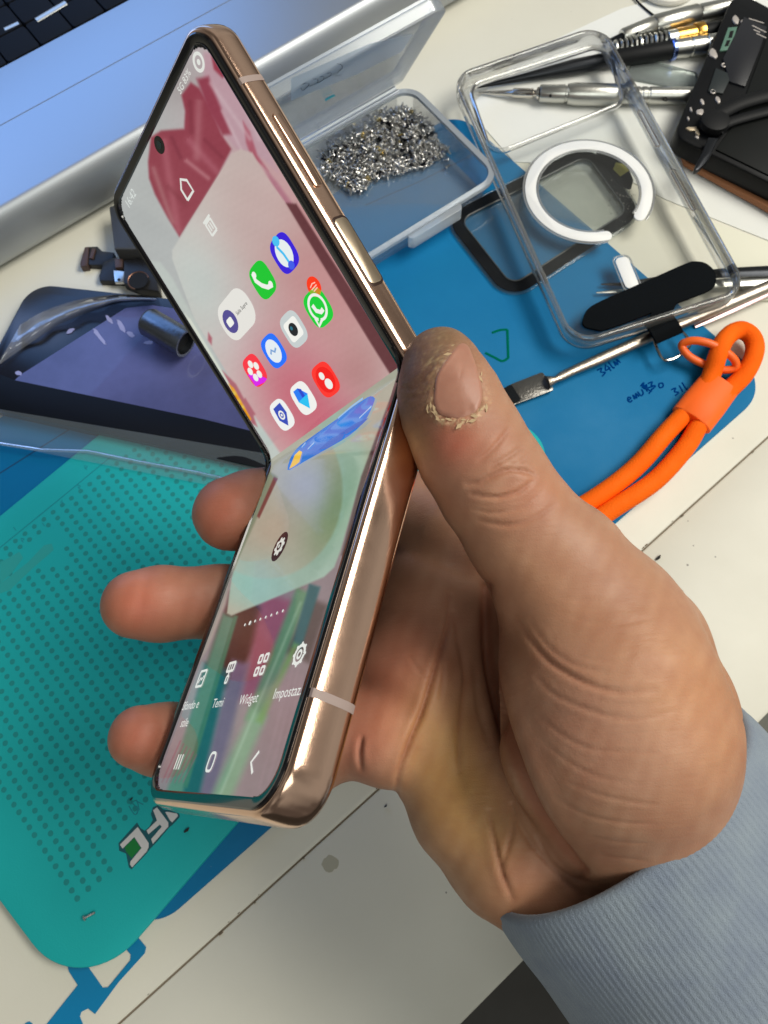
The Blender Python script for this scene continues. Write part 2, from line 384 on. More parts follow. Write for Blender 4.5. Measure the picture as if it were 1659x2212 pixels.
# ================================================================== LAPTOP / aluminium body
M_alu = mat('brushed_aluminium', srgb(178, 182, 186), .5, 1., bump=[('noise', 2500, .08)])
f0, f1 = P(0, 604, 0), P(960, 40, 0); dl = (f1-f0)/np.linalg.norm(f1-f0); nl = np.array([-dl[1], dl[0], 0])
if nl[1] < 0: nl = -nl
def vof(px, py, z): return (P(px, py, z)-f0)@nl
Hh = 2.6
vs = vof(250, 135, Hh); vk = vof(145, 70, Hh); vflat = vof(425, 200, Hh)
lap = empty('laptop', tuple(f0))
prof = [(vflat*.0+.6, .1), (.15, .5)] + [(.15+(vflat-.15)*(1-math.cos(t)), .5+(Hh-.5)*math.sin(t)) for t in np.linspace(0, math.pi/2, 16)][1:]
prof += [(vs-.03, Hh), (vs-.02, Hh-.04), (vs+.02, Hh-.04), (vs+.03, Hh), (vk-.08, Hh), (vk, Hh-.02), (vk+.02, Hh-.5)]
def extr(mb, prof, a0, a1):
    v = []; n = len(prof)
    for a in (a0, a1):
        for (w, z) in prof: q = f0+dl*a+nl*w; v.append((q[0], q[1], z))
    mb.add(v, [(i, i+1, n+i+1, n+i) for i in range(n-1)])
mb = MB(); extr(mb, prof, -22, 31); mb.build('palm_rest', M_alu, lap, sharp=50)
mb = MB(); extr(mb, [(vk+.02, Hh-.5), (vk+12, Hh-.5)], -22, 31); mb.build('keyboard_well', mat('keyboard_black', srgb(12, 13, 16), .7, spec=.2), lap)
M_key = mat('key_black', srgb(9, 10, 13), .75, spec=.2)
M_keyl = mat('key_edge_grey', srgb(190, 190, 184), .3, .6)
kp = P(145, 42, Hh-.2); 
for k in range(-5, 4):
    for r in range(3):
        a = (kp-f0)@dl+k*1.75; w = vk+.35+r*1.75
        mb = MB(); mb.prism(rpoly([(f0+dl*(a+x)+nl*(w+y))[:2] for x, y in ((0, 0), (1.68, 0), (1.68, 1.66), (0, 1.66))], .15, 3), Hh-.5, Hh-.18, .05); mb.build('key', M_key, lap)
mb = MB(); pb = [P(x, y, Hh-.16) for x, y in ((78, 44), (142, 6))]
mb.tube([pb[0], pb[1]], .16, 8, flat=.4); mb.tube([P(10, 64, Hh-.2), P(40, 50, Hh-.2)], .13, 8, flat=.4); mb.build('hinge_bar', M_keyl, lap)
tag(lap, 'silver aluminium laptop body with rounded front edge lit blue, at the top left', 'laptop')
scr = f0+dl*9+nl*(vk+7.5); 
area('laptop_screen_lamp', (scr[0], scr[1], 13.5), tuple(f0+dl*13+nl*3), 32, 18, .34, (.17, .42, 1))
area('laptop_screen_white', (scr[0]-dl[0]*12, scr[1]-dl[1]*12, 14.5), tuple(f0+dl*8+nl*2), 5, 10, .03, (.5, .62, 1))
# ================================================================== DISPLAY PANEL IN PLASTIC (left)
pan = empty('display_panel', tuple(P(300, 830, zB)))
zp = .75
M_pblack = mat('panel_black', srgb(16, 18, 28), .22, spec=.6, var=(6, .4, srgb(26, 28, 38)))
mb = MB(); mb.prism(rpoly(PP([(68, 612), (610, 672), (625, 1024), (-70, 872)], zp), [1.2, .8, .8, .8], 10), .25, zp, .04); mb.build('panel_glass', M_pblack, pan)
M_violet = mat('panel_violet_sheen', srgb(92, 96, 148), .34, coat=.4, var=(14, .8, srgb(54, 56, 96)), bump=[('noise', 120, .15)])  # violet reflection of the laptop screen, painted as base colour on the panel
mb = MB(); mb.prism(PP([(32, 822), (45, 810), (272, 666), (330, 660), (600, 700), (600, 946), (439, 906)], zp), zp, zp+.02); mb.build('painted_sheen', M_violet, pan)
M_bandk = mat('panel_band', srgb(7, 10, 18), .55, spec=.2)
mb = MB(); mb.prism(PP([(-40, 792), (32, 822), (439, 906), (600, 946), (620, 1024), (439, 986), (0, 888), (-60, 866)], zp), zp+.025, zp+.05, .01); mb.build('panel_border', M_bandk, pan)
clearmat('peeled_film', (.84, .84, .88, 1), .2, .12, (.6, .62, .7, 1), 3.0)
# curled protective film strip along the diagonal
v = []; f = []; nx, ny = 34, 9
lo_ = [(-8, 792), (60, 745), (130, 700), (200, 672), (262, 655), (335, 652)]
hi_ = [(45, 700), (95, 672), (160, 650), (215, 640), (270, 636), (340, 640)]
lo_ = smooth_path(lo_, 7); hi_ = smooth_path(hi_, 7); nx = len(lo_)
for i in range(nx):
    for j in range(ny):
        t = j/(ny-1); p = lo_[i]*(1-t)+hi_[i]*t; z = zp+.04+.7*math.sin(math.pi*t)*(.35+.65*i/nx)+.05*math.sin(i*.9+t*4)
        v.append(P(p[0], p[1], z))
for i in range(nx-1):
    for j in range(ny-1): f.append((i*ny+j, (i+1)*ny+j, (i+1)*ny+j+1, i*ny+j+1))
mb = MB(); mb.add(v, f); mb.build('curled_film', MATS['peeled_film'], pan, sharp=0)
# residue smears
mb = MB()
for (x, y, a, b, an) in ((262, 705, 17, 5, 1.0), (236, 690, 12, 4, .8), (215, 727, 22, 4, .9), (152, 655+60, 10, 4, -.5), (40, 806, 8, 5, 0), (320, 740, 10, 4, 0), (282, 722, 9, 5, .6)):
    pol = [(x+a*math.cos(t)*math.cos(an)*rng.uniform(.7, 1.2)-b*math.sin(t)*math.sin(an), y+a*math.cos(t)*math.sin(an)+b*math.sin(t)*math.cos(an)*rng.uniform(.7, 1.3)) for t in np.linspace(0, 6.28, 15)[:-1]]
    mb = MB(); mb.prism(PP(pol, zp+.03), zp+.02, zp+.03); mb.build('glue_residue', mat('glue_pale', srgb(150, 152, 196), .5), pan)
tag(pan, 'dark phone display panel with painted violet reflection and wide black border, left of the phone', 'display panel')
# clear bag over / under it
bag = empty('plastic_bag', tuple(P(300, 900, zB)))
clearmat('bag_film', (.93, .95, .96, 1), .10, .16, (.6, .72, .78, 1), 1.0)
v = []; f = []; nx, ny = 90, 34
A_, B_, C_, D_ = (-60, 600), (640, 640), (640, 1085), (-60, 948)
for i in range(nx):
    for j in range(ny):
        s, t = i/(nx-1), j/(ny-1)
        px = (A_[0]*(1-s)+B_[0]*s)*(1-t)+(D_[0]*(1-s)+C_[0]*s)*t; py = (A_[1]*(1-s)+B_[1]*s)*(1-t)+(D_[1]*(1-s)+C_[1]*s)*t
        top = zp+.12+.035*math.sin(s*23+t*5)+.03*math.sin(t*31-s*11)+.002*rng.normal()
        if t > .80: k = (t-.80)/.20; z = top*(1-k)**.6+(zT1+.04+.06*abs(math.sin(s*17)))*(1-(1-k)**.6)
        else: z = top
        v.append(P(px, py, z))
for i in range(nx-1):
    for j in range(ny-1):
        if j < 26: continue
        f.append((i*ny+j, (i+1)*ny+j, (i+1)*ny+j+1, i*ny+j+1))
mb = MB(); mb.add(v, f); mb.build('bag_sheet', MATS['bag_film'], bag, sharp=0)
mb = MB(); mb.tube([P(x, y, zT1+.12) for x, y in ((-20, 955), (90, 972), (190, 975), (300, 998), (420, 1020), (560, 1052))], .07, 8, flat=.4)
mb.build('bag_seam', MATS['bag_film'], bag)
tag(bag, 'crinkled clear plastic bag around the dark display panel, its sealed edge over the mats', 'plastic bag')
# steel cylinder
M_steel = mat('dark_steel', srgb(120, 126, 134), .3, 1., bump=[('noise', 500, .25)], var=(60, .5, srgb(70, 74, 80)))
cyl = empty('metal_tube', tuple(P(350, 720, zp+.15)))
zc = zp+.85
a_, b_ = np.array(P(318, 694, zc)), np.array(P(402, 742, zc)); dd_ = (b_-a_)/np.linalg.norm(b_-a_)
mb = MB(); mb.tube([a_-dd_*.06, a_, a_+dd_*.12, b_], [.42, .54, .6, .6], 28, caps=False); mb.tube([b_, b_-dd_*.01, b_-dd_*.5], [.6, .5, .5], 28, caps=False)
mb.tube([a_-dd_*.06, a_-dd_*.07], [.42, .01], 28); mb.build('tube_wall', M_steel, cyl)
mb = MB(); mb.tube([b_-dd_*.3, b_-dd_*.31], [.5, .5], 24); mb.build('tube_bore', mat('bore_black', srgb(10, 10, 12), .8), cyl)
tag(cyl, 'short dark steel tube lying on the violet sheen painted on the display panel', 'metal tube')
# camera flex module
fx = empty('camera_module', tuple(P(270, 580, 0)))
M_flex = mat('flex_black', srgb(22, 22, 24), .4, var=(40, .4, srgb(48, 46, 44)))
M_brown = mat('connector_brown', srgb(74, 56, 50), .4)
mb = MB(); mb.prism(PP([(190, 536), (212, 535), (222, 545), (247, 548), (246, 572), (222, 576), (184, 574)], .2), 0, .3, .04); mb.build('flex_cable', M_flex, fx)
mb = MB(); mb.prism(PP([(184, 536), (193, 535), (190, 576), (175, 578), (174, 572)], .3), .02, .38, .04); mb.prism(PP([(200, 538), (208, 540), (202, 562), (194, 560)], .3), .31, .4, .03); mb.build('connector', M_brown, fx)
mb = MB(); mb.prism(PP([(226, 570), (250, 560), (272, 565), (272, 612), (217, 610), (216, 600)], .2), 0, .34, .04); mb.prism(PP([(268, 565), (300, 558), (318, 566), (340, 600), (345, 632), (300, 626), (268, 614)], .4), 0, .5, .08); mb.build('module_body', M_flex, fx)
mb = MB(); mb.prism(PP([(246, 586), (269, 588), (270, 592), (268, 611), (249, 611)], .4), .3, .48, .03); mb.build('shield_plate', mat('bright_steel', srgb(215, 212, 205), .3, 1.), fx)
mb = MB(); mb.prism(PP([(249, 561), (266, 562), (266, 580), (250, 581)], .4), .3, .5, .03); mb.build('chip', M_brown, fx)
mb = MB(); c_ = P(257, 604, .49); mb.tube([c_, c_+np.array([0, 0, .01])], .07, 10); mb.build('hole', MATS['bore_black'], fx)
mb = MB(); c_ = P(301, 610, .5); mb.tube([c_, c_+np.array([0, 0, .15])], .42, 20); mb.build('lens_ring', MATS['bore_black'], fx)
mb = MB(); mb.tube([c_+np.array([.45*math.cos(t), .45*math.sin(t), .14]) for t in np.linspace(.2, 4.4, 20)], .03, 6); mb.build('copper_trim', mat('copper', srgb(150, 110, 90), .35, 1.), fx)
tag(fx, 'black phone camera module with flex cable and connector, above the display panel', 'camera module')
blk = MB(); blk.prism(rpoly(PP([(238, 452), (318, 432), (340, 545), (250, 545)], .8), .1), 0, 1.0, .1); o = blk.build('plastic_block', mat('grey_block', srgb(58, 58, 58), .5, var=(20, .4, srgb(84, 84, 82)))); tag(o, 'dark grey plastic block half hidden behind the left edge of the folding phone', 'plastic block')

# ================================================================== SCREW BOX
clearmat('box_plastic', (.965, .975, .985, 1), .055, .2, (.72, .8, .86, 1), .5)
clearmat('box_rim', (.86, .9, .93, 1), .34, .2, (.78, .84, .9, 1), 1.3)
zR = 1.5
bTR, bBR = P(884, 186, zR), P(1079, 380, zR); by = bBR-bTR; BW = np.linalg.norm(by); by /= BW
lnl = P(668, 301, zR)-bTR; bx = lnl-by*(lnl@by); bx /= np.linalg.norm(bx); BL_ = 9.6
bTR = bTR.copy(); bTR[2] = 0
def bp(a, b): return (bTR+bx*a+by*b)[:2]
box = empty('screw_box', tuple(bTR+np.array([0, 0, zB])))
outer = rpoly([bp(0, 0), bp(BL_, 0), bp(BL_, BW), bp(0, BW)], .9, 10)
if .5*np.sum(outer[:, 0]*np.roll(outer[:, 1], -1)-np.roll(outer[:, 0], -1)*outer[:, 1]) < 0: outer = outer[::-1]
n_ = len(outer)
def shell(mb, outer, z0, z1, th, draft=.25):
    rings = [(draft, z0), (0, z1), (-0, z1+.001), (th, z1+.001), (th+draft, z0+th)]
    v = []; n = len(outer)
    for e, z in rings:
        q = offset(outer, -e) if e else outer
        v += [(x, y, z) for x, y in q]
    f = [tuple(range(n))[::-1]]
    for r in range(len(rings)-1):
        for i in range(n): f.append((r*n+i, r*n+(i+1) % n, (r+1)*n+(i+1) % n, (r+1)*n+i))
    f.append(tuple((len(rings)-1)*n+i for i in range(n))); mb.add(v, f)
z0b = .24
mb = MB(); shell(mb, outer, z0b, zR, .12, .28); mb.build('tray', MATS['box_plastic'], box)
rim_o = offset(outer, .14); rim_i = offset(outer, -.12)
mb = MB(); mb.ring(rim_o, rim_i, zR-.1, zR+.06); mb.build('rim', MATS['box_rim'], box)
latch = [bp(2.2, BW+.12), bp(5.2, BW+.12), bp(5.0, BW+.42), bp(2.4, BW+.42)]
mb = MB(); mb.prism(rpoly(latch, .15, 4), zR-.6, zR+.02, .03); mb.build('latch', MATS['box_rim'], box)
mb = MB(); mb.tube([np.array((*bp(.6, -.28), zR)), np.array((*bp(9, -.28), zR))], .12, 10); mb.tube([np.array((*bp(.6, -.02), zR+.05)), np.array((*bp(9, -.02), zR+.05))], .09, 10); mb.build('hinge', MATS['box_rim'], box)
# lid standing open
H0 = np.array((*bp(.15, -.4), zR))
best = None
for zt in np.linspace(2.5, 9, 60):
    t = P(972, 8, zt)
    L = np.linalg.norm(t-H0)
    if best is None or abs(L-BW) < best[0]: best = (abs(L-BW), t)
lt = best[1]-H0; lt = lt-bx*(lt@bx); LH = np.linalg.norm(lt); lt /= LH; ln_ = np.cross(bx, lt); 
if ln_@(CAM-H0) > 0: ln_ = -ln_
def lp(a, b, h=0): return H0+bx*a+lt*b+ln_*h
lidp = rpoly([(0, 0), (BL_-.3, 0), (BL_-.3, LH), (0, LH)], [.2, .2, .8, .8], 8)
mb = MB(); mb.prism(lidp, 0, .07, .02, to=lp); mb.ring(lidp, offset(lidp, -.1), .07, .55, to=lp); fix_normals(mb.build('lid', clearmat('lid_plastic', (.93, .95, .97, 1), .16, .2, (.8, .87, .95, 1), .7), box))
mb = MB(); a = offset(lidp, .06); mb.ring(a, offset(lidp, -.12), .5, .6, to=lp); fix_normals(mb.build('lid_rim', MATS['box_rim'], box))
def toLid(x, y):
    d = (x-829.5)/FPX*RT-(y-1106)/FPX*UP+FW; t = ((H0-CAM)@ln_)/(d@ln_); return CAM+d*t-ln_*.01
cen = toLid(800, 120)
mb = MB(); strokes(mb, [[(727, 137), (736, 139), (738, 146), (731, 152), (727, 157), (719, 159), (727, 163), (737, 162)], [(705, 158), (712, 156), (714, 160), (708, 165), (700, 169)], [(690, 165), (697, 164), (698, 169), (692, 174), (683, 178)],
    [(675, 170), (684, 170), (685, 176), (678, 181), (668, 184)], [(653, 181), (662, 178), (666, 182), (658, 190), (653, 193), (650, 188)]], 0, .035, to=toLid)
mb.build('pen_writing', mat('marker_black', srgb(40, 46, 56), .5), box)
clearmat('label_tint', (.85, .9, 1, 1), .3, .5, (.85, .92, 1, 1), .3)
mb = MB(); mb.add([toLid(x, y)-ln_*.015 for x, y in ((628, 216), (628, 168), (800, 92), (893, 72), (868, 110), (770, 160))], [(0, 1, 2, 3, 4, 5)]); mb.build('label', MATS['label_tint'], box)
mb = MB(); strokes(mb, [[(702, 216), (712, 210), (722, 205)]], 0, .06, to=toLid); mb.build('teal_mark', mat('teal_ink', srgb(30, 140, 150), .5), box)
tag(box, 'open clear plastic screw box with its lid standing up, handwriting on the lid', 'storage box')
# screws
M_screw = mat('screw_steel', srgb(208, 206, 202), .28, 1., var=(300, .5, srgb(140, 140, 142)))
M_screwd = mat('screw_dark', srgb(52, 52, 56), .3, 1.)
M_brass = mat('screw_brass', srgb(226, 206, 150), .22, 1.)
def screw_mesh(name, L, r, hr, m):
    mb = MB(); pts = [(0, 0, 0), (0, 0, .0), (0, 0, .012), (0, 0, .05), (0, 0, .06)]; rr = [hr*.5, hr*.85, hr, hr, r]
    z = .06
    while z < L-.03: pts += [(0, 0, z+.004), (0, 0, z+.016)]; rr += [r, r*.72]; z += .022
    pts.append((0, 0, L)); rr.append(r*.3)
    pts = [(p[0], p[1], p[2]+1e-5*i) for i, p in enumerate(pts)]
    mb.tube(pts, rr, 9, fdir=(1, 0, 0))
    v = np.array(mb.v)*CM; me = bpy.data.meshes.new(name); me.from_pydata([tuple(q) for q in v], [], mb.f); me.polygons.foreach_set('use_smooth', [True]*len(mb.f)); me.set_sharp_from_angle(angle=.6); me.materials.append(m); return me
sms = [screw_mesh('screw_a', .28, .045, .085, M_screw), screw_mesh('screw_b', .2, .05, .1, M_screw), screw_mesh('screw_c', .36, .045, .085, M_screw), screw_mesh('screw_d', .26, .05, .09, M_screwd), screw_mesh('screw_e', .12, .05, .15, M_brass)]
heap = [(688, 330), (720, 290), (770, 265), (820, 240), (868, 228), (900, 242), (925, 262), (945, 300), (968, 322), (930, 352), (880, 365), (845, 376), (800, 385), (790, 412), (745, 408), (700, 375)]
heapw = [tuple(P(x, y, .5)[:2]) for x, y in heap]
hx = [p[0] for p in heapw]; hy = [p[1] for p in heapw]
def edged(x, y):
    m = 9
    for i in range(len(heapw)):
        a = np.array(heapw[i-1]); b = np.array(heapw[i]); p = np.array((x, y)); t = max(0, min(1, ((p-a)@(b-a))/((b-a)@(b-a)))); m = min(m, np.linalg.norm(p-a-(b-a)*t))
    return m
pts_ = []
while len(pts_) < 2000:
    x, y = rng.uniform(min(hx), max(hx)), rng.uniform(min(hy), max(hy))
    if inpoly(x, y, heapw) or (rng.random() < .004): pts_.append((x, y))
def rot():
    tilt = rng.normal(1.45, .45); az = rng.uniform(0, 6.283); return (tilt, 0, az)
from mathutils import Euler
stuff = MB(); k300 = 0
for i, (x, y) in enumerate(pts_):
    e = edged(x, y) if inpoly(x, y, heapw) else 0
    hmax = .06+min(.4, e*.5)
    r = rot()
    me = sms[rng.choice(5, p=[.42, .26, .12, .17, .03])]
    if i < 1705:
        z = z0b+.14+hmax*rng.uniform(.1, .8); Rm = Euler(r).to_matrix()
        sv = np.array([list(Rm@Vector(vt.co)) for vt in me.vertices])/CM
        stuff.add(sv+np.array([x, y, z]), [tuple(p.vertices) for p in me.polygons])
    else:
        o = bpy.data.objects.new('screw', me); COL.objects.link(o); o.location = Vector((x, y, z0b+.16+hmax))*CM; o.rotation_euler = r
        tag(o, 'tiny steel screw lying loose on the heap in the clear box', 'screw', 'loose screws heaped in the clear box')
o = stuff.build('screw_heap', M_screw, sharp=35); tag(o, 'dense heap of tiny steel screws filling the clear box', 'screws', kind='stuff')
o = bpy.data.objects.new('screw', sms[2]); COL.objects.link(o); pq = P(181, 1984, zT1+.07); o.location = Vector(pq)*CM
q2 = P(205, 1971, zT1+.07)-pq; o.rotation_euler = Vector(q2).to_track_quat('Z', 'Y').to_euler(); tag(o, 'single silver screw lying on the turquoise mat below the holes', 'screw'); o.scale = (1.1, 1.1, 1.1)

# ================================================================== PAPERS, SCREWDRIVERS, TOOLS (top right)
M_paper = mat('paper_white', srgb(226, 226, 220), .8, bump=[('noise', 60, .3)], var=(8, .3, srgb(206, 208, 206)))
mb = MB(); mb.prism(PP([(1010, 235), (1130, 118), (1345, 18), (1760, -90), (1760, 560), (1440, 432), (1300, 360), (1110, 350)], .02), 0, .04); o = mb.build('paper_sheet', M_paper); tag(o, 'white paper sheet lying under the silver screwdrivers', 'paper')
mb = MB(); mb.prism(PP([(1500, 466), (1720, 545), (1720, 650), (1620, 650)], .08), 0.045, .12, .02); o = mb.build('paper_pad', mat('paper_cream', srgb(222, 220, 202), .7, var=(9, .3, srgb(208, 206, 188)))); tag(o, 'cream paper pad right of the clear phone case', 'paper pad')
M_sil = mat('satin_silver', srgb(190, 190, 184), .3, 1., bump=[('noise', 700, .1)])
M_chrome = mat('chrome', srgb(205, 200, 192), .14, 1.)
M_blk = mat('black_rubber', srgb(16, 17, 19), .55, spec=.25)
M_blks = mat('black_metal', srgb(46, 48, 52), .28, .8)
M_gold = mat('brass', srgb(222, 170, 84), .25, 1.)
LS = 1.3
def lathe(mb, a, b, prof, n=20):
    prof = [(t, q*LS) for t, q in prof]
    a, b = np.array(a), np.array(b); mb.tube([a+(b-a)*t+(b-a)*1e-6*i for i, (t, r) in enumerate(prof)], [r for t, r in prof], n)
# screwdriver D
sd = empty('screwdriver', tuple(P(1270, 204, .1))); z = .5
t0, t1 = P(1034, 200, .15), P(1165, 202, z); t2 = P(1345, 206, z); t3 = P(1520, 207, z)
mb = MB(); lathe(mb, t0, t1, [(0, .03), (.12, .05), (.55, .12), (.58, .17), (.9, .17), (.91, .12), (.95, .12), (.96, .2), (1, .22)]); mb.build('shaft', M_chrome, sd)
mb = MB(); lathe(mb, t1, t2, [(0, .27), (.02, .3), (.3, .31), (.31, .28), (.33, .28), (.34, .34), (.42, .38), (.95, .38), (1, .34)], 24); mb.build('grip', M_sil, sd)
mb = MB(); lathe(mb, t2, t3, [(0, .26), (.02, .29), (.2, .29), (.21, .26), (.23, .26), (.24, .29), (.29, .29), (.3, .26), (.32, .26), (.33, .29), (1, .29)], 24); mb.build('handle', M_sil, sd)
mb = MB(); c_ = P(1437, 214, z+.28); mb.tube([c_+np.array([.1*math.cos(t), .1*math.sin(t), 0]) for t in np.linspace(0, 6, 12)], .028, 6); c_ = P(1189, 207, z+.3); mb.ball(c_, .07, 8); mb.build('dark_mark', M_blk, sd)
tag(sd, 'silver precision screwdriver with pointed tip seen through the clear phone case', 'screwdriver')
sd = empty('screwdriver', tuple(P(1450, 50, .1))); z = .55
mb = MB(); lathe(mb, P(1310, 92, .3), P(1345, 80, z), [(0, .08), (.5, .12), (1, .16)]); mb.build('shaft', M_blks, sd)
mb = MB(); lathe(mb, P(1343, 80, z), P(1412, 56, z), [(0, .24), (.05, .28), (.95, .34), (1, .3)], 24); lathe(mb, P(1412, 56, z), P(1510, 30, z), [(0, .34), (.03, .37), (.94, .37), (.98, .33)], 24); mb.build('grip', M_sil, sd)
mb = MB(); lathe(mb, P(1510, 30, z), P(1620, 6, z), [(0, .3), (.03, .33), (1, .33)], 24); mb.build('handle', M_sil, sd)
mb = MB(); mb.ball(P(1377, 72, z+.28), .06, 8); mb.build('dark_mark', M_blk, sd)
tag(sd, 'thick matt silver screwdriver, uppermost of the tools at the top right', 'screwdriver')
sd = empty('screwdriver', tuple(P(1440, 90, .1))); z = .5
mb = MB(); a, b = P(1326, 107, z), P(1458, 82, z); lathe(mb, a, b, [(0, .2), (1, .22)]); mb.build('core', M_blk, sd)
mb = MB(); ax = (b-a)/np.linalg.norm(b-a); sde = np.cross(ax, [0, 0, 1]); upv = np.cross(sde, ax); n = 11*16
mb.tube([a+(b-a)*(i/n*.88)+.34*(math.cos(i/16*6.283)*sde+math.sin(i/16*6.283)*upv) for i in range(n)], .075, 6); mb.build('spring', M_sil, sd)
mb = MB(); lathe(mb, a+(b-a)*.86, P(1525, 70, z), [(0, .27), (.02, .3), (.35, .3)], 20); mb.build('collar', M_sil, sd)
mb = MB(); lathe(mb, P(1458, 82, z), P(1500, 74, z), [(0, .28), (.05, .32), (1, .32)], 20); lathe(mb, P(1500, 74, z), P(1519, 70, z), [(0, .36), (.1, .38), (.9, .38), (1, .3)], 20); mb.build('brass_knob', M_gold, sd)
mb = MB(); lathe(mb, P(1519, 70, z), P(1620, 52, z), [(0, .3), (.1, .3), (1, .3)], 20); mb.build('handle', M_blk, sd)
tag(sd, 'screwdriver with a black and silver spring section and brass collar at the top right', 'screwdriver')
sd = empty('screwdriver', tuple(P(1400, 120, .1))); z = .5
mb = MB(); lathe(mb, P(1022, 190, .2), P(1330, 126, z), [(0, .04), (.3, .12), (.7, .27), (1, .27)], 18); mb.build('shaft', M_blks, sd)
mb = MB(); lathe(mb, P(1330, 126, z), P(1447, 108, z), [(0, .27), (.03, .3), (1, .32)], 20); mb.build('grip', M_blk, sd)
mb = MB(); lathe(mb, P(1447, 108, z), P(1457, 106, z), [(0, .34), (.2, .38), (.8, .38), (1, .34)], 20); mb.build('ring', mat('blue_steel', srgb(120, 140, 200), .2, 1.), sd)
mb = MB(); lathe(mb, P(1457, 106, z), P(1620, 84, z), [(0, .33), (.18, .35), (.19, .31), (.21, .31), (.22, .35), (.38, .35), (.39, .31), (.41, .31), (.42, .35), (1, .35)], 24); mb.build('handle', M_sil, sd)
tag(sd, 'dark screwdriver with a long black taper and bluish ring, below the spring one', 'screwdriver')
mb = MB(); mb.tube(smooth_path([P(1350, -30, .1), P(1376, 2, .1), P(1400, 24, .1), P(1432, 48, .15)], 5), .05, 8); o = mb.build('wire', M_blk); tag(o, 'thin black wire at the top edge above the silver screwdriver', 'wire')
mb = MB(); c_ = P(1438, -26, 0); mb.tube([c_+np.array([1.35*math.cos(t), 1.35*math.sin(t), .25]) for t in np.linspace(0, 2*math.pi, 41)[:-1]], .18, 8, closed=True); mb.tube([c_, c_+np.array([0, 0, .12])], 1.3, 40); o = mb.build('round_dish', mat('dish_cream', srgb(214, 210, 198), .4)); tag(o, 'pale round dish cut by the top edge of the photo', 'dish')
mb = MB(); mb.prism(rpoly(PP([(1376, 112), (1508, 148), (1520, 192), (1352, 160)], .35), .12), .06, .16, .03); o = mb.build('plastic_wedge', clearmat('wedge_clear', (.88, .93, .92, 1), .18, .2, (.7, .78, .76, 1), 1.)); tag(o, 'translucent plastic corner piece between the screwdrivers at the right', 'plastic piece')
# black phone chassis
ch = empty('phone_chassis', tuple(P(1600, 150, 0))); zc = 1.35
M_ch = mat('chassis_black', srgb(9, 10, 13), .4, spec=.25, var=(12, .4, srgb(32, 33, 34)))
chp = rpoly(PP([(1589, -24), (1454, 292), (1790, 456), (1900, 140)], zc), .75, 8)
mb = MB(); mb.prism(chp, .45, zc, .12); mb.build('frame', M_ch, ch)
mb = MB(); mb.prism(PP([(1655, 85), (1590, 262), (1545, 325), (1760, 430), (1860, 160)], zc), zc+.01, zc+.08, .03); mb.build('battery', mat('battery_black', srgb(12, 14, 14), .5, spec=.25, var=(5, .4, srgb(26, 29, 27))), ch)
mb = MB(); mb.prism(PP([(1606, 40), (1655, 62), (1640, 110), (1608, 190), (1575, 180), (1560, 130)], zc), zc+.01, zc+.1, .03); mb.build('cover_plate', mat('plate_black', srgb(30, 31, 36), .35), ch)
M_gr = mat('board_green', srgb(86, 120, 104), .5); M_lt = mat('pad_light', srgb(190, 182, 176), .4, .4); M_goldp = mat('pad_gold', srgb(206, 188, 160), .35, .5)
mb = MB(); g = lambda pts: PP(pts, zc)
mb.prism(g([(1572, 62), (1592, 60), (1576, 110), (1554, 112)]), zc, zc+.06, .01); mb.build('green_board', M_gr, ch)
mb = MB()
for pts in ([(1576, 70), (1584, 69), (1580, 84), (1572, 85)], [(1569, 90), (1577, 89), (1572, 102), (1564, 103)]): mb.prism(g(pts), zc+.05, zc+.07)
mb.build('chip', M_blk, ch)
M_bits = []
bits = [((1540, 118), 17, 20, M_lt), ((1584, 148), 11, 16, M_lt), ((1589, 45), 14, 18, M_lt), ((1606, 50), 14, 10, M_lt), ((1516, 222), 9, 13, M_lt), ((1550, 218), 10, 16, M_lt), ((1492, 238), 5, 10, M_lt), ((1486, 258), 5, 8, M_lt), ((1513, 245), 20, 13, M_lt), ((1521, 255), 8, 18, M_goldp), ((1494, 280), 26, 9, M_goldp), ((1506, 288), 9, 12, M_goldp), ((1505, 298), 8, 6, M_lt), ((1600, 212), 6, 4, M_goldp)]
for (c, w, h, m_) in bits:
    mb = MB(); pol = [(c[0]+w*.5*math.cos(t)*(1+.15*rng.normal())+h*.15*math.sin(t), c[1]+h*.5*math.sin(t)*(1+.15*rng.normal())) for t in np.linspace(.6, 6.88, 10)[:-1]]
    mb.prism(g(pol), zc, zc+.07, .02); mb.build('contact_pad', m_, ch)
for c in ((1564, 141), (1540, 198)):
    mb = MB(); cc = P(*c, zc+.06); mb.tube([cc+np.array([.1*math.cos(t), .1*math.sin(t), 0]) for t in np.linspace(0, 6.283, 15)[:-1]], .035, 6, closed=True); mb.build('screw_post', M_lt, ch)
mb = MB()
for (a, b) in (((1625, 55), (1655, 70)), ((1628, 64), (1642, 70)), ((1618, 40), (1650, 50)), ((1634, 72), (1655, 82))): mb.tube([P(*a, zc+.1), P(*b, zc+.1)], .035, 6, flat=.3)
mb.build('printed_line', M_lt, ch)
mb = MB(); mb.prism(g([(1545, 150), (1580, 165), (1560, 205), (1528, 200)]), zc, zc+.09, .02); mb.build('connector_cover', mat('cover_dark', srgb(26, 34, 36), .5), ch)
tag(ch, 'opened black phone chassis with bare circuit parts at the right edge of the desk', 'phone chassis')
mb = MB(); mb.prism(PP([(1474, 334), (1500, 330), (1800, 492), (1800, 530), (1640, 438), (1480, 350)], .4), .16, .42, .03); o = mb.build('brown_board', mat('brown_card', srgb(150, 98, 62), .6)); tag(o, 'brown board edge sticking out under the black phone chassis', 'board')
mb = MB(); mb.prism(PP([(1560, 345), (1800, 440), (1800, 540), (1600, 392)], .15), .0, .15, .02); o = mb.build('dark_strip', M_blk); tag(o, 'flat black strip below the brown board at the right edge', 'board')  # flat black strip along the brown board
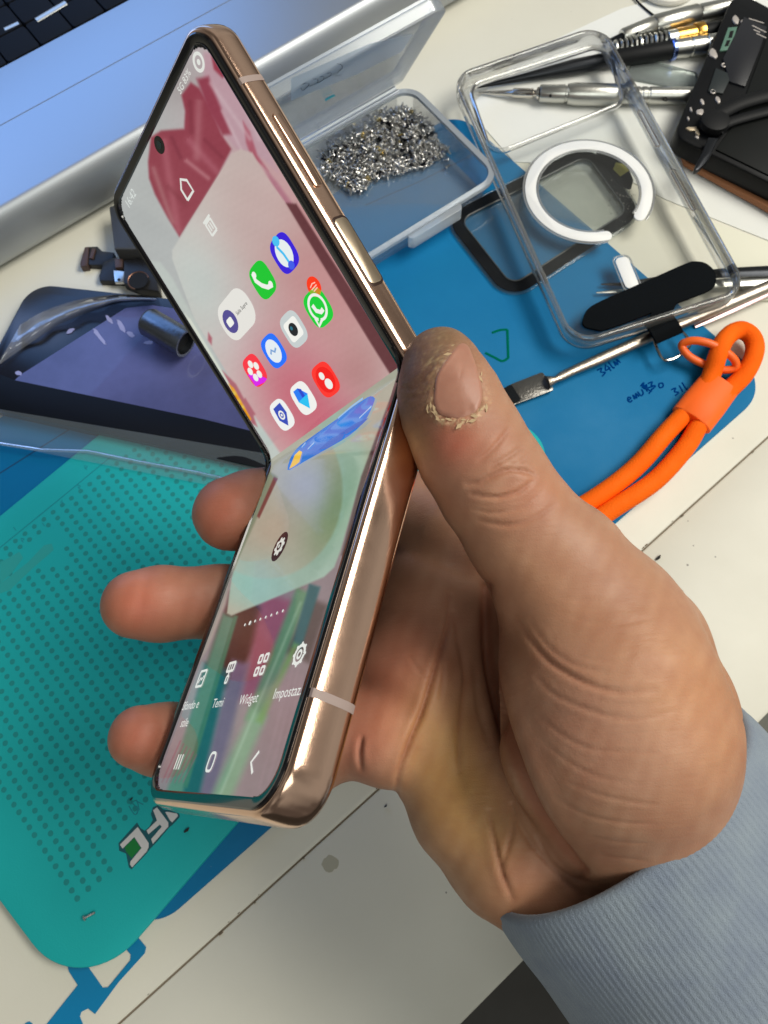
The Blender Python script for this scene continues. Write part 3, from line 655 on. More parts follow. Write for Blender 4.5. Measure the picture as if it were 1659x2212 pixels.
pl = empty('pliers', tuple(P(1530, 290, zc+.1)))
z = zc+.25
mb = MB(); mb.prism(smooth_path(PP([(1527, 303), (1516, 330), (1497, 370), (1508, 371), (1528, 350), (1540, 325), (1550, 305)], z), 3), z-.05, z+.18, .06); mb.build('jaw', M_blks, pl)
mb = MB(); c_ = P(1542, 266, z); mb.tube([c_-np.array([0, 0, .1]), c_, c_+np.array([0, 0, .22]), c_+np.array([0, 0, .27])], [.62, .66, .62, .5], 24); mb.build('pivot', M_blk, pl)
mb = MB(); mb.tube(smooth_path([P(1545, 250, z+.1), P(1600, 222, z+.1), P(1680, 200, z+.1)], 6), [.35]*13, 12, flat=.5); mb.tube(smooth_path([P(1550, 285, z), P(1580, 262, z), P(1700, 230, z)], 6), [.25]*13, 12, flat=.5); mb.build('handle', M_blk, pl)
tag(pl, 'small black pliers with short jaws lying across the corner of the phone chassis', 'pliers')

# spudger and tweezers
sp = empty('pry_tool', tuple(P(1200, 800, zB)))
z = .55
mb = MB(); mb.prism(rpoly(PP([(1066, 852), (1106, 829), (1172, 803), (1198, 842), (1092, 882)], z-.1), .12, 4), z-.17, z-.08, .03); mb.build('blade', mat('blade_steel', srgb(120, 118, 114), .3, 1., bump=[('noise', 900, .3)]), sp)
mb = MB(); mb.prism(rpoly(PP([(1064, 853), (1104, 830), (1126, 864), (1092, 883)], z-.08), .1, 4), z-.078, z-.06, .0); mb.build('blade_edge', mat('blade_black', srgb(30, 34, 38), .25, .6), sp)
mb = MB(); mb.tube([P(1182, 826, z), P(1200, 820, z), P(1215, 812, z), P(1240, 800, z), P(1300, 774, z), P(1392, 733, z), P(1520, 678, z), P(1700, 602, z)], [.3, .14, .2, .2, .24, .25, .26, .26], 16, flat=.8); mb.build('rod', mat('knurled_steel', srgb(176, 166, 154), .3, 1., bump=[('voronoi', 1600, .25)]), sp)
tag(sp, 'steel pry tool with flat dark blade and knurled rod, pointing at the thumb', 'pry tool')
tw = empty('tweezers', tuple(P(1500, 610, zB)))
z = .42
mb = MB(); mb.tube(smooth_path([P(1298, 614, z), P(1350, 613, z), P(1450, 600, z+.1), P(1560, 590, z+.2), P(1720, 584, z+.3)], 5), list(np.linspace(.03, .3, 21)), 10, flat=.35)
mb.build('arm', M_blks, tw)
mb = MB(); mb.tube(smooth_path([P(1288, 632, z), P(1340, 629, z), P(1450, 622, z), P(1560, 612, z+.1), P(1720, 604, z+.2)], 5), list(np.linspace(.03, .26, 21)), 10, flat=.35); mb.build('arm', M_sil, tw)
tag(tw, 'dark and silver steel tweezers whose thin tips show under the phone case', 'tweezers')
tw = empty('tweezers', tuple(P(1600, 640, 0)))
mb = MB(); mb.tube(smooth_path([P(1500, 705, .3), P(1580, 668, .35), (P(1720, 600, .4))], 5), list(np.linspace(.1, .28, 11)), 10, flat=.4); mb.build('arm', mat('rose_steel', srgb(150, 128, 128), .25, 1.), tw)
mb = MB(); mb.tube(smooth_path([P(1500, 690, .5), P(1580, 650, .5), (P(1720, 585, .6))], 5), list(np.linspace(.06, .2, 11)), 10, flat=.4); mb.build('arm', M_blks, tw)
tag(tw, 'reddish steel tweezers beside the lower right corner of the phone case', 'tweezers')

# ================================================================== GLASS UNDER THE CASE
gz = .36
gl_ = empty('cover_glass', tuple(P(1180, 480, zB)))
go = rpoly(PP([(958, 468), (1275, 309), (1388, 462), (1100, 650)], gz), 1.05, 10)
if .5*np.sum(go[:, 0]*np.roll(go[:, 1], -1)-np.roll(go[:, 0], -1)*go[:, 1]) < 0: go = go[::-1]
gi = offset(go, -.5); ge = offset(go, .12)
clearmat('clear_glass', (.95, .97, .97, 1), .03, .08, (.6, .7, .72, 1), .6)
mb = MB(); mb.prism(ge, gz-.1, gz-.02, .02); mb.build('glass_plate', MATS['clear_glass'], gl_)
mb = MB(); mb.ring(go, gi, gz-.015, gz+.01); fix_normals(mb.build('black_border', mat('border_black', srgb(8, 11, 16), .6, spec=.15, var=(80, .5, srgb(34, 37, 38))), gl_))
mb = MB(); q_ = [(*p, gz+.02) for p in offset(go, -.53)]; mb.tube(q_, .035, 6, closed=True); mb.build('inner_gasket', mat('gasket_grey', srgb(66, 70, 70), .4), gl_)
mb = MB(); mb.prism(rpoly(PP([(1290, 322), (1318, 332), (1352, 352), (1368, 390), (1362, 412), (1340, 402), (1305, 355), (1286, 342)], gz), .1, 3), gz+.012, gz+.02); mb.build('sensor_patch', MATS['border_black'], gl_)
mb = MB(); mb.prism(PP([(1330, 352), (1350, 356), (1358, 370), (1340, 382), (1324, 366)], gz), gz+.022, gz+.03); mb.build('yellow_tape', mat('tape_yellow', srgb(150, 146, 70), .5), gl_)
mb = MB(); sm = [(1345+rng.normal()*16, 440+rng.normal()*24) for _ in range(60)]
for (x, y) in sm:
    c = P(x, y, gz+.012)[:2]; r = rng.uniform(.01, .05); mb.prism([(c[0]+r*math.cos(t), c[1]+r*math.sin(t)) for t in np.linspace(0, 5.5, 6)], gz+.012, gz+.018)
mb.build('dirt_speck', mat('dirt', srgb(90, 88, 84), .8), gl_)['kind'] = 'stuff'
tag(gl_, 'black bordered phone front glass lying under the clear case, half on the blue mat', 'cover glass')

# ================================================================== CLEAR PHONE CASE
clearmat('case_wall', (.93, .93, .92, 1), .10, .05, (.75, .74, .70, 1), 1.5)
clearmat('case_back', (.98, .985, .98, 1), .015, .1, (.8, .8, .76, 1), .3)
cz0, cz1 = .75, 1.65
case = empty('phone_case', tuple(P(1300, 400, .4)))
co_ = rpoly(PP([(974, 160), (1302, 48), (1623, 627), (1236, 749)], cz1), 1.15, 12)
if .5*np.sum(co_[:, 0]*np.roll(co_[:, 1], -1)-np.roll(co_[:, 0], -1)*co_[:, 1]) < 0: co_ = co_[::-1]
n = len(co_); rings = [(.22, cz0), (.06, cz0+.08), (0, cz0+.25), (0, cz1-.12), (.04, cz1-.02), (.1, cz1), (.22, cz1-.03), (.24, cz1-.12), (.2, cz1-.2), (.2, cz0+.3), (.3, cz0+.16)]
v = []
for e, z in rings: v += [(x, y, z) for x, y in (offset(co_, -e) if e else co_)]
f = [(r*n+i, r*n+(i+1) % n, (r+1)*n+(i+1) % n, (r+1)*n+i) for r in range(len(rings)-1) for i in range(n)]
mb = MB(); mb.add(v, f); mb.build('case_frame', MATS['case_wall'], case, sharp=0)
# back plate with camera cutout
cut = rpoly(PP([(1010, 188), (1315, 92), (1344, 225), (1062, 338)], cz0+.1), [.9, .8, .7, .7], 8)
cut = np.array(cut); 
if .5*np.sum(cut[:, 0]*np.roll(cut[:, 1], -1)-np.roll(cut[:, 0], -1)*cut[:, 1]) < 0: cut = cut[::-1]
bo = offset(co_, -.25)
import bmesh
def plate_with_hole(name, outer, hole, z0, z1, m, parent):
    # triangulated with bridge: polygon with a slit
    o = list(map(tuple, outer)); h = list(map(tuple, hole[::-1]))
    bi = min(((i, j) for i in range(len(o)) for j in range(len(h))), key=lambda ij: (o[ij[0]][0]-h[ij[1]][0])**2+(o[ij[0]][1]-h[ij[1]][1])**2)
    poly = o[bi[0]:]+o[:bi[0]+1]+h[bi[1]:]+h[:bi[1]+1]
    from mathutils.geometry import tessellate_polygon
    tris = tessellate_polygon([[Vector((x, y, 0)) for x, y in o], [Vector((x, y, 0)) for x, y in h]])
    allp = o+h; mbb = MB(); N = len(allp)
    mbb.add([(x, y, z1) for x, y in allp]+[(x, y, z0) for x, y in allp], [tuple(t) for t in tris]+[tuple(i+N for i in t[::-1]) for t in tris])
    return fix_normals(mbb.build(name, m, parent))
plate_with_hole('back_plate', bo, cut, cz0+.08, cz0+.16, MATS['case_back'], case)
mb = MB(); mb.tube([(*p, cz0+.12) for p in cut], .12, 10, closed=True, flat=1.2); mb.build('camera_rim', MATS['case_wall'], case)
M_wh = mat('white_ring', srgb(232, 232, 230), .45)
# ring
rc = P(1271.5, 410, cz0+.2); rr_o = np.linalg.norm(P(1134, 410, cz0+.2)-P(1409, 410, cz0+.2))/2
a0_ = math.atan2(*(P(1388, 470, cz0+.2)-rc)[:2][::-1]); a1_ = math.atan2(*(P(1312, 514, cz0+.2)-rc)[:2][::-1])
sp_ = (a0_-a1_) % (2*math.pi); tot = 2*math.pi-sp_
rm = rr_o-.24; N = 90; mb = MB(); po = []; 
mid = [(rc[0]+rm*math.cos(a0_+tot*i/N), rc[1]+rm*math.sin(a0_+tot*i/N)) for i in range(N+1)]
ol = [(rc[0]+(rm+.24)*math.cos(a0_+tot*i/N), rc[1]+(rm+.24)*math.sin(a0_+tot*i/N)) for i in range(N+1)]
il = [(rc[0]+(rm-.24)*math.cos(a0_+tot*i/N), rc[1]+(rm-.24)*math.sin(a0_+tot*i/N)) for i in range(N+1)]
def capend(c, th, sgn): return [(c[0]+.24*math.cos(th+sgn*k), c[1]+.24*math.sin(th+sgn*k)) for k in np.linspace(0, math.pi, 9)[1:-1]]
poly = ol+capend(mid[-1], a0_+tot, 1)+il[::-1]+capend(mid[0], a0_+math.pi, 1)
mb.prism(poly, cz0+.17, cz0+.21, .01); mb.build('magnet_ring', M_wh, case)
clearmat('ring_edge', (.8, .82, .84, 1), .25, .2, (.6, .62, .64, 1), .8)
mb = MB()
for rad in (rm+.31, rm-.31): mb.tube([(rc[0]+rad*math.cos(a0_+tot*i/N), rc[1]+rad*math.sin(a0_+tot*i/N), cz0+.17) for i in range(N+1)], .05, 6, flat=.5)
mb.build('ring_groove', MATS['ring_edge'], case)
ba, bb = P(1341, 556, cz0+.2), P(1368, 622, cz0+.2); dB = (bb-ba)/np.linalg.norm(bb-ba); nB = np.array([-dB[1], dB[0], 0]); w = .29
pp = [(ba+nB*w)[:2], (ba-nB*w)[:2], (bb-nB*w)[:2], (bb+nB*w)[:2]]
mb = MB(); mb.prism(rpoly(pp, .22, 6), cz0+.17, cz0+.21, .01); mb.build('alignment_bar', M_wh, case)
w = .37; pp = [(ba+nB*w-dB*.1)[:2], (ba-nB*w-dB*.1)[:2], (bb-nB*w+dB*.1)[:2], (bb+nB*w+dB*.1)[:2]]
mb = MB(); mb.tube([(*p, cz0+.17) for p in rpoly(pp, .28, 6)], .04, 6, closed=True, flat=.5); mb.build('bar_groove', MATS['ring_edge'], case)
# side button slot on the right wall: inner frame
s1, s2 = np.array(P(1378, 245, cz1-.45)), np.array(P(1420, 322, cz1-.45)); s3, s4 = np.array(P(1448, 372, cz1-.45)), np.array(P(1496, 460, cz1-.45))
mb = MB()
for a, b in ((s1, s2), (s3, s4)):
    dd = (b-a)/np.linalg.norm(b-a); nn = np.array([-dd[1], dd[0], 0]); q = [a+nn*.1, b+nn*.1, b-nn*.1, a-nn*.1]
    mb.tube([(*p, cz1-.3) for p in rpoly([x[:2] for x in q], .09, 5)], .04, 6, closed=True)
mb.build('button_slot', clearmat('slot_edge', (.6, .55, .52, 1), .3, .15, (.45, .38, .36, 1), 1.2), case)
tag(case, 'clear phone case with a white magnet ring, lying open side up over tools and glass', 'phone case')
# lanyard
la = empty('lanyard', tuple(P(1450, 760, .4)))
M_fab = mat('black_fabric', srgb(13, 16, 19), .95, spec=.1, bump=[('noise', 1500, .4)])
zz = cz0+.3
def q5(pts): return [(1207+x*.2725, 548.6+y*.2725) for x, y in pts]
pad = q5([(190, 520), (230, 435), (345, 365), (700, 208), (1000, 75), (1080, 55), (1170, 72), (1240, 140), (1245, 225), (1190, 288), (900, 400), (400, 588), (280, 592), (205, 570)])
mb = MB(); mb.prism([p[:2] for p in smooth_path([np.array(P(x, y, zz)) for x, y in pad], 4, closed=True)], cz0+.19, zz, .03); mb.build('patch', M_fab, la)
mb = MB(); tabp = [np.array(P(x, y, h)) for (x, y), h in zip(q5([(840, 420), (800, 520), (840, 590), (880, 665)]), (1.0, .95, 1.35, 1.0))]
ts = smooth_path(tabp, 5); dx = P(1476, 690, 1)-P(1416, 716, 1); dx = dx/np.linalg.norm(dx)*.62
v = []; 
for k, p in enumerate(ts):
    for h in (.06, -.06): v += [p-dx+np.array([0, 0, h]), p+dx+np.array([0, 0, h])]
f = []
for k in range(len(ts)-1):
    a = 4*k; b = a+4; f += [(a, a+1, b+1, b), (a+2, b+2, b+3, a+3), (a, b, b+2, a+2), (a+1, a+3, b+3, b+1)]
f += [(0, 2, 3, 1), (len(v)-4, len(v)-3, len(v)-1, len(v)-2)]
mb.add(v, f); fix_normals(mb.build('tab', M_fab, la))
mb = MB(); mb.tube(smooth_path([P(x, y, .8) for x, y in q5([(750, 650), (775, 740), (815, 825), (850, 842), (935, 818), (1035, 735), (1030, 680), (985, 625), (955, 615)])], 5), .06, 8); mb.build('wire_loop', M_chrome, la)
M_or = mat('orange_cord', srgb(255, 108, 10), .7, bump=[('voronoi', 900, .5)], var=(60, .45, srgb(222, 78, 8)), spec=.15)
M_ors = mat('orange_sleeve', srgb(255, 104, 14), .6, bump=[('noise', 500, .15)])
mb = MB(); mb.tube([P(x, y, h) for (x, y), h in zip(smooth_path([np.array(p) for p in q5([(975, 730), (1020, 695), (1100, 688), (1210, 715), (1330, 780), (1400, 850), (1395, 905), (1300, 918), (1180, 885), (1040, 815)])], 6, closed=True), 1.0+.35*np.sin(np.linspace(0, 6.28, 60)))], .16, 12, closed=True); mb.build('ring', mat('orange_plastic', srgb(246, 104, 28), .4), la)
mb = MB(); R_ = .37; zc_ = zB+R_+.02
path = q5([(-700, 2550), (-250, 2240), (250, 1960), (600, 1700), (850, 1420), (1010, 1250), (1130, 1090)])
mb.tube(smooth_path([P(x, y, zc_) for x, y in path], 6), R_, 16)
path = q5([(-300, 2470), (120, 2230), (430, 2020), (760, 1800), (1000, 1540), (1120, 1340), (1230, 1180)])
mb.tube(smooth_path([P(x, y, zc_) for x, y in path], 6), R_, 16)
loop = q5([(1150, 1100), (1210, 960), (1262, 800), (1310, 690), (1375, 625), (1450, 605), (1525, 650), (1555, 740), (1530, 850), (1460, 970), (1350, 1080), (1260, 1180)])
hz = [zc_, zc_+.15, zc_+.5, zc_+.5, zc_+.3, zc_+.2, zc_+.15, zc_+.1, zc_+.1, zc_+.05, zc_, zc_]
mb.tube(smooth_path([P(x, y, h) for (x, y), h in zip(loop, hz)], 6), R_, 16); mb.build('cord', M_or, la)
mb = MB(); s0, s1_ = P(1207+1045*.2725, 548.6+1325*.2725, zc_), P(1207+1275*.2725, 548.6+1035*.2725, zc_)
mb.tube([s0, s0+(s1_-s0)*.02, s0+(s1_-s0)*.5, s1_], [.78, .84, .84, .80], 24, flat=.56); mb.build('cord_sleeve', M_ors, la)
tag(la, 'bright orange cord lanyard with plastic ring and black tab hooked through the phone case', 'lanyard')
# debris
M_deb = mat('debris_dark', srgb(34, 32, 30), .7)
for k, (x, y, w, lb) in enumerate([(1423, 1207, .12, 'tiny black plastic crumb right of the thumb base on the desk'), (405, 1795, .1, 'tiny black crumb on the turquoise mat right of the logo'), (285, 1727, .06, 'smallest black crumb on the turquoise mat above the logo'), (834, 1742, .06, 'dark speck on the desk just left of the palm')]):
    mb = MB(); z = zT1+.01 if x < 450 else .0
    c = P(x, y, z); mb.tube([c+np.array([-w, -.3*w, .03]), c+np.array([0, .3*w, .05]), c+np.array([w*.6, w, .04])], [w*.3, w*.5, w*.2], 6); o = mb.build('crumb', M_deb); tag(o, lb, 'crumb')
mb = MB(); c = P(713, 1866, 0); mb.prism([(c[0]+.28*math.cos(t)*(1+.1*rng.normal()), c[1]+.25*math.sin(t)*(1+.1*rng.normal())) for t in np.linspace(0, 6.28, 19)[:-1]], -.02, -.0145+.0); o = mb.build('stain_spot', mat('stain', srgb(172, 168, 150), .7), bench)
# ================================================================== FOLDING PHONE (held above the desk)
cHL, cHR, cBR, cBL, cTR, cTL = [np.array(x) for x in ([-3.4, -1.45, 22.75], [.57, -3.32, 17.06], [-1.78, 4.95, 12.71], [-5.74, 6.83, 18.4], [-3.92, -10.64, 16.33], [-7.89, -8.76, 22.03])]
HL, HR, BR, BL, TR, TL = [c2w(x[None])[0] for x in (cHL, cHR, cBR, cBL, cTR, cTL)]
PW = np.linalg.norm(HR-HL); PU = (HR-HL)/PW
def orth(v): v = v-PU*(v@PU); L = np.linalg.norm(v); return v/L, L
DL, LL = orth(BL-HL); LL += .15; DU, LU = orth(TL-HL); LU += .1
NL = np.cross(PU, DL); NL *= np.sign(NL@(CAM-HL)); NU = np.cross(PU, DU); NU *= np.sign(NU@(CAM-HL))
RB = .45
def surf(u, s, h=0.):
    if s >= RB: p, n = DL*s, NL
    elif s <= -RB: p, n = DU*(-s), NU
    else:
        t = (s+RB)/(2*RB); p = DU*RB*(1-t)**2+DL*RB*t*t; tg = -DU*(1-t)+DL*t; tg /= np.linalg.norm(tg); n = np.cross(PU, tg); n *= np.sign(n@(NL+NU))
    return HL+PU*u+p+n*h
def inv(px, py, low):
    d = (px-829.5)/FPX*RT-(py-1106)/FPX*UP+FW; N_ = NL if low else NU; D_ = DL if low else DU
    q = CAM+d*(((HL-CAM)@N_)/(d@N_))-HL
    return q@PU, (q@D_)*(1 if low else -1)
phone = empty('folding_phone', tuple(HL))
M_rose = mat('rose_gold', (.88, .58, .42, 1), .15, 1., bump=[('noise', 220, .04), ('noise', 2500, .02)], var=(90, .35, (.66, .44, .33, 1)))
M_bez = mat('bezel_black', srgb(8, 9, 13), .12, coat=.5)
M_band = mat('antenna_band', srgb(150, 132, 126), .5)
M_back = mat('back_glass', srgb(60, 50, 52), .15, coat=.5)
TK = .72
TKS = {True: 1.0/.72, False: 1.05}
CR = {True: 1.0, False: .78}
def half(low):
    L = LL if low else LU; sg = 1 if low else -1; s0 = .06
    R_ = CR[low]; pts = [(0, s0)]
    for k in range(13): t = math.pi/2*k/12; pts.append((R_-R_*math.cos(t), L-R_+R_*math.sin(t)))
    for k in range(13): t = math.pi/2*k/12; pts.append((PW-R_+R_*math.sin(t), L-R_+R_*math.cos(t)))
    pts.append((PW, s0)); return pts, L, sg, s0
def shrink(pts, e, L, low=True):
    out = []; n = len(pts); R_ = CR[low]
    for (u, s) in pts:
        if s < .1: out.append((e if u < 1 else PW-e, s)); continue
        cu = R_ if u < PW/2 else PW-R_; cs = L-R_
        du, ds = u-cu, s-cs; r = math.hypot(du, ds) or 1
        out.append((u-du/r*e, s-ds/r*e))
    return out
def sweep(name, low, prof, m, cap_first=None, cap_last=None, hinge_cap=True):
    pts, L, sg, s0 = half(low); D_ = DL if low else DU; N_ = NL if low else NU; v = []
    for (e, h) in prof:
        if h < -.1: h = -.1+(h+.1)*((TK*TKS[low]-.1)/(TK-.1))
        for (u, s) in shrink(pts, e, L, low): v.append(HL+PU*u+D_*s+N_*h)
    n = len(pts); f = []
    for r in range(len(prof)-1):
        for i in range(n-1): f.append((r*n+i, r*n+i+1, (r+1)*n+i+1, (r+1)*n+i))
    if hinge_cap:
        f.append(tuple(r*n for r in range(len(prof))) + tuple(r*n+n-1 for r in range(len(prof)))[::-1])
    if cap_first: f.append(tuple(range(n)))
    if cap_last: f.append(tuple((len(prof)-1)*n+i for i in range(n)))
    mb = MB(); mb.add(v, f); return fix_normals(mb.build(name, m, phone, sharp=42))
fprof = [(.13, .0), (.08, .0), (.04, -.025), (.015, -.08), (.004, -.16), (0, -.26), (0, -.36), (.004, -.46), (.018, -.56), (.05, -.64), (.11, -.70), (.2, -.72)]
for low in (True, False):
    sweep('frame', low, fprof, M_rose, cap_last=False)
    sweep('back_panel', low, [(.19, -.715), (.3, -.74), (1.0, -.76)], M_back, cap_last=True)
    sweep('bezel', low, [(.12, -.02), (.12, .04), (.15, .07), (.3, .07), (.34, .05), (.36, -.02)], M_bez, hinge_cap=False)
# hinge spine
mb = MB(); bis = -(NL+NU); bis /= np.linalg.norm(bis)
mb.tube([HL+PU*.02+bis*.42, HL+PU*.1+bis*.42, HR-PU*.1+bis*.42, HR-PU*.02+bis*.42], [.26, .33, .33, .26], 24); mb.build('hinge', M_rose, phone)
mb = MB(); 
for uu in (.18, PW-.18): mb.tube([surf(uu, s, .045) for s in np.linspace(-.5, .5, 9)], .06, 8)
mb.build('hinge_bezel', M_bez, phone)
# --- painted display content (the picture on the lit screen, some reflections painted in)
def lerp(a, b, t): return a+(b-a)*t
def sm(a, b, x): t = max(0., min(1., (x-a)/(b-a))); return t*t*(3-2*t)
def pdist(x, y, poly):
    m = 1e9; j = len(poly)-1
    for i in range(len(poly)):
        ax, ay = poly[j]; bx_, by_ = poly[i]; dx, dy = bx_-ax, by_-ay; t = max(0, min(1, ((x-ax)*dx+(y-ay)*dy)/(dx*dx+dy*dy+1e-9)))
        m = min(m, math.hypot(x-ax-dx*t, y-ay-dy*t)); j = i
    return m if not inpoly(x, y, poly) else -m
def pdist_v(X, Y, poly):
    m = np.full(X.shape, 1e9); c = np.zeros(X.shape, bool); j = len(poly)-1
    for i in range(len(poly)):
        ax, ay = poly[j]; bx_, by_ = poly[i]; dx, dy = bx_-ax, by_-ay; t = np.clip(((X-ax)*dx+(Y-ay)*dy)/(dx*dx+dy*dy+1e-9), 0, 1)
        m = np.minimum(m, np.hypot(X-ax-dx*t, Y-ay-dy*t))
        if ay != by_: c ^= ((ay > Y) != (by_ > Y)) & (X < (bx_-ax)*(Y-ay)/(by_-ay)+ax)
        j = i
    return np.where(c, -m, m)
def smv(a, b, X): t = np.clip((X-a)/(b-a), 0, 1); return t*t*(3-2*t)
def paint(col, X, Y, poly, rgb, soft=3., alpha=1.):
    a = alpha*(1-smv(-soft, soft, pdist_v(X, Y, poly)))
    return col*(1-a[:, None])+np.array(rgb, float)[None]*a[:, None]
def glow(col, X, Y, c, r, rgb, alpha, ax=1., ang=0.):
    dx, dy = X-c[0], Y-c[1]; ca, sa = math.cos(ang), math.sin(ang); u = (dx*ca+dy*sa)/ax; w = -dx*sa+dy*ca
    a = alpha*np.exp(-(u*u+w*w)/(r*r)); return col*(1-a[:, None])+np.array(rgb, float)[None]*a[:, None]
def noisev(X, Y, s, seed):
    r = np.random.default_rng(seed); o = np.zeros(X.shape)
    for k in range(5):
        fx_, fy, ph = r.normal()*s, r.normal()*s, r.uniform(0, 6.28); o += np.sin(X*fx_+Y*fy+ph)
    return o/5
def paint_upper(X, Y):
    col = np.tile(np.array([186., 190., 188.]), (len(X), 1))
    col = glow(col, X, Y, (560, 260), 130, (205, 170, 178), .9, 1.6, 1.05)
    col = glow(col, X, Y, (660, 500), 130, (205, 150, 150), .8, 1.8, 1.05)
    col = glow(col, X, Y, (380, 180), 60, (168, 160, 158), .7)
    petals = [([(320, 350), (326, 296), (348, 282), (398, 278), (400, 240), (392, 205), (412, 178), (430, 190), (455, 235), (478, 290), (500, 322), (470, 380), (440, 430), (388, 512), (362, 470), (335, 420), (322, 385)], (150, 62, 78), 4),
              ([(440, 112), (492, 118), (530, 210), (575, 310), (600, 372), (570, 345), (520, 330), (490, 300), (462, 240), (440, 190)], (196, 160, 170), 6),
              ([(455, 112), (478, 118), (494, 160), (480, 168), (462, 150)], (160, 62, 80), 4),
              ([(425, 170), (450, 165), (470, 215), (500, 290), (480, 292), (448, 235)], (152, 64, 82), 6),
              ([(525, 262), (540, 285), (556, 335), (580, 370), (560, 352), (545, 345), (532, 310)], (178, 96, 112), 4),
              ([(570, 360), (600, 395), (632, 440), (625, 455), (592, 410)], (180, 120, 135), 5)]
    for poly, rgb, sf in petals: col = paint(col, X, Y, poly, rgb, sf)
    # folds in the petals
    inp = 1-smv(-6, 4, pdist_v(X, Y, petals[0][0]))
    for (a, b, w, am, rgb) in (((352, 300), (385, 500), 9, .5, (188, 110, 122)), ((405, 300), (470, 372), 8, .55, (182, 104, 118)), ((430, 215), (425, 340), 9, .5, (186, 120, 128)), ((330, 360), (372, 480), 6, .45, (190, 140, 140)),
                               ((400, 345), (450, 385), 5, .6, (200, 140, 146)), ((370, 295), (390, 340), 5, .5, (122, 40, 58)), ((415, 290), (410, 220), 6, .5, (126, 44, 60)), ((440, 300), (480, 340), 5, .5, (128, 46, 62)), ((360, 400), (400, 440), 6, .4, (128, 46, 60))):
        dx, dy = b[0]-a[0], b[1]-a[1]; t = np.clip(((X-a[0])*dx+(Y-a[1])*dy)/(dx*dx+dy*dy), 0, 1); d = np.hypot(X-a[0]-dx*t, Y-a[1]-dy*t)
        al = am*np.exp(-(d/w)**2)*np.where(t > 0, 1, .3)*inp; col = col*(1-al[:, None])+np.array(rgb, float)*al[:, None]
    inq = 1-smv(-6, 4, pdist_v(X, Y, petals[1][0]))
    for (a, b, w) in (((455, 180), (540, 300), 5), ((500, 160), (560, 300), 6), ((480, 240), (520, 320), 4)):
        dx, dy = b[0]-a[0], b[1]-a[1]; t = np.clip(((X-a[0])*dx+(Y-a[1])*dy)/(dx*dx+dy*dy), 0, 1); d = np.hypot(X-a[0]-dx*t, Y-a[1]-dy*t)
        al = .5*np.exp(-(d/w)**2)*inq; col = col*(1-al[:, None])+np.array((216, 190, 196.))*al[:, None]
    # left flower edge near the next page
    # wide light card
    card = [(520, 322), (545, 330), (575, 380), (640, 470), (858, 800), (860, 860), (640, 1010), (600, 985), (420, 690), (372, 560), (372, 540), (500, 332)]
    base = np.tile(np.array([206., 190., 184.]), (len(X), 1))
    base = glow(base, X, Y, (455, 640), 110, (204, 214, 208), 1., 1.9, 1.0)
    base = glow(base, X, Y, (700, 620), 120, (202, 146, 146), .95, 1.8, 1.0)
    base = glow(base, X, Y, (665, 880), 105, (206, 104, 122), 1., 1.7, 1.0)
    base = glow(base, X, Y, (560, 480), 70, (202, 178, 174), .7)
    base = glow(base, X, Y, (770, 800), 55, (186, 132, 132), .7)
    a = 1-smv(-2, 2, pdist_v(X, Y, card)); col = col*(1-a[:, None])+base*a[:, None]
    # right page strip and the mauve gap
    strip = [(640, 440), (700, 470), (760, 570), (885, 745), (868, 800), (845, 800)]
    col = paint(col, X, Y, strip, (200, 150, 150), 3)
    col = paint(col, X, Y, [(617, 438), (640, 440), (700, 535), (862, 785), (850, 820), (800, 740), (690, 560)], (104, 54, 60), 2.5)
    # left page strip: gap with petals showing, then pale dock
    col = paint(col, X, Y, [(300, 560), (345, 565), (372, 600), (480, 800), (610, 985), (590, 1010), (500, 870)], (196, 204, 198), 4)
    for p in ([(480, 800), (500, 840), (545, 915), (556, 922), (548, 900), (510, 830)], [(450, 718), (458, 730), (457, 745), (449, 735)], [(530, 860), (552, 895), (545, 900), (520, 868)], [(400, 1000), (402, 1002), (401, 1003)]):
        col = paint(col, X, Y, p, (176, 96, 110), 3)
    col = paint(col, X, Y, [(398, 676), (412, 690), (520, 870), (575, 985), (560, 985), (470, 830)], (222, 228, 214), 2)
    col = paint(col, X, Y, [(493, 828), (505, 838), (543, 905), (536, 915)], (240, 160, 20), 1.5)
    for (x, y) in ((505, 850), (515, 868), (523, 880)): col = glow(col, X, Y, (x, y), 5, (235, 225, 120), .8)
    col = glow(col, X, Y, (510, 872), 4, (120, 180, 60), .8)
    # partly seen icons at the right edge
    col = paint(col, X, Y, [(672, 432), (690, 448), (708, 490), (690, 482), (676, 460)], (255, 50, 10), 2)
    col = paint(col, X, Y, [(752, 565), (765, 575), (788, 620), (770, 602)], (205, 20, 50), 2)
    col = paint(col, X, Y, [(820, 685), (838, 700), (856, 738), (838, 720)], (25, 40, 240), 2)
    return col
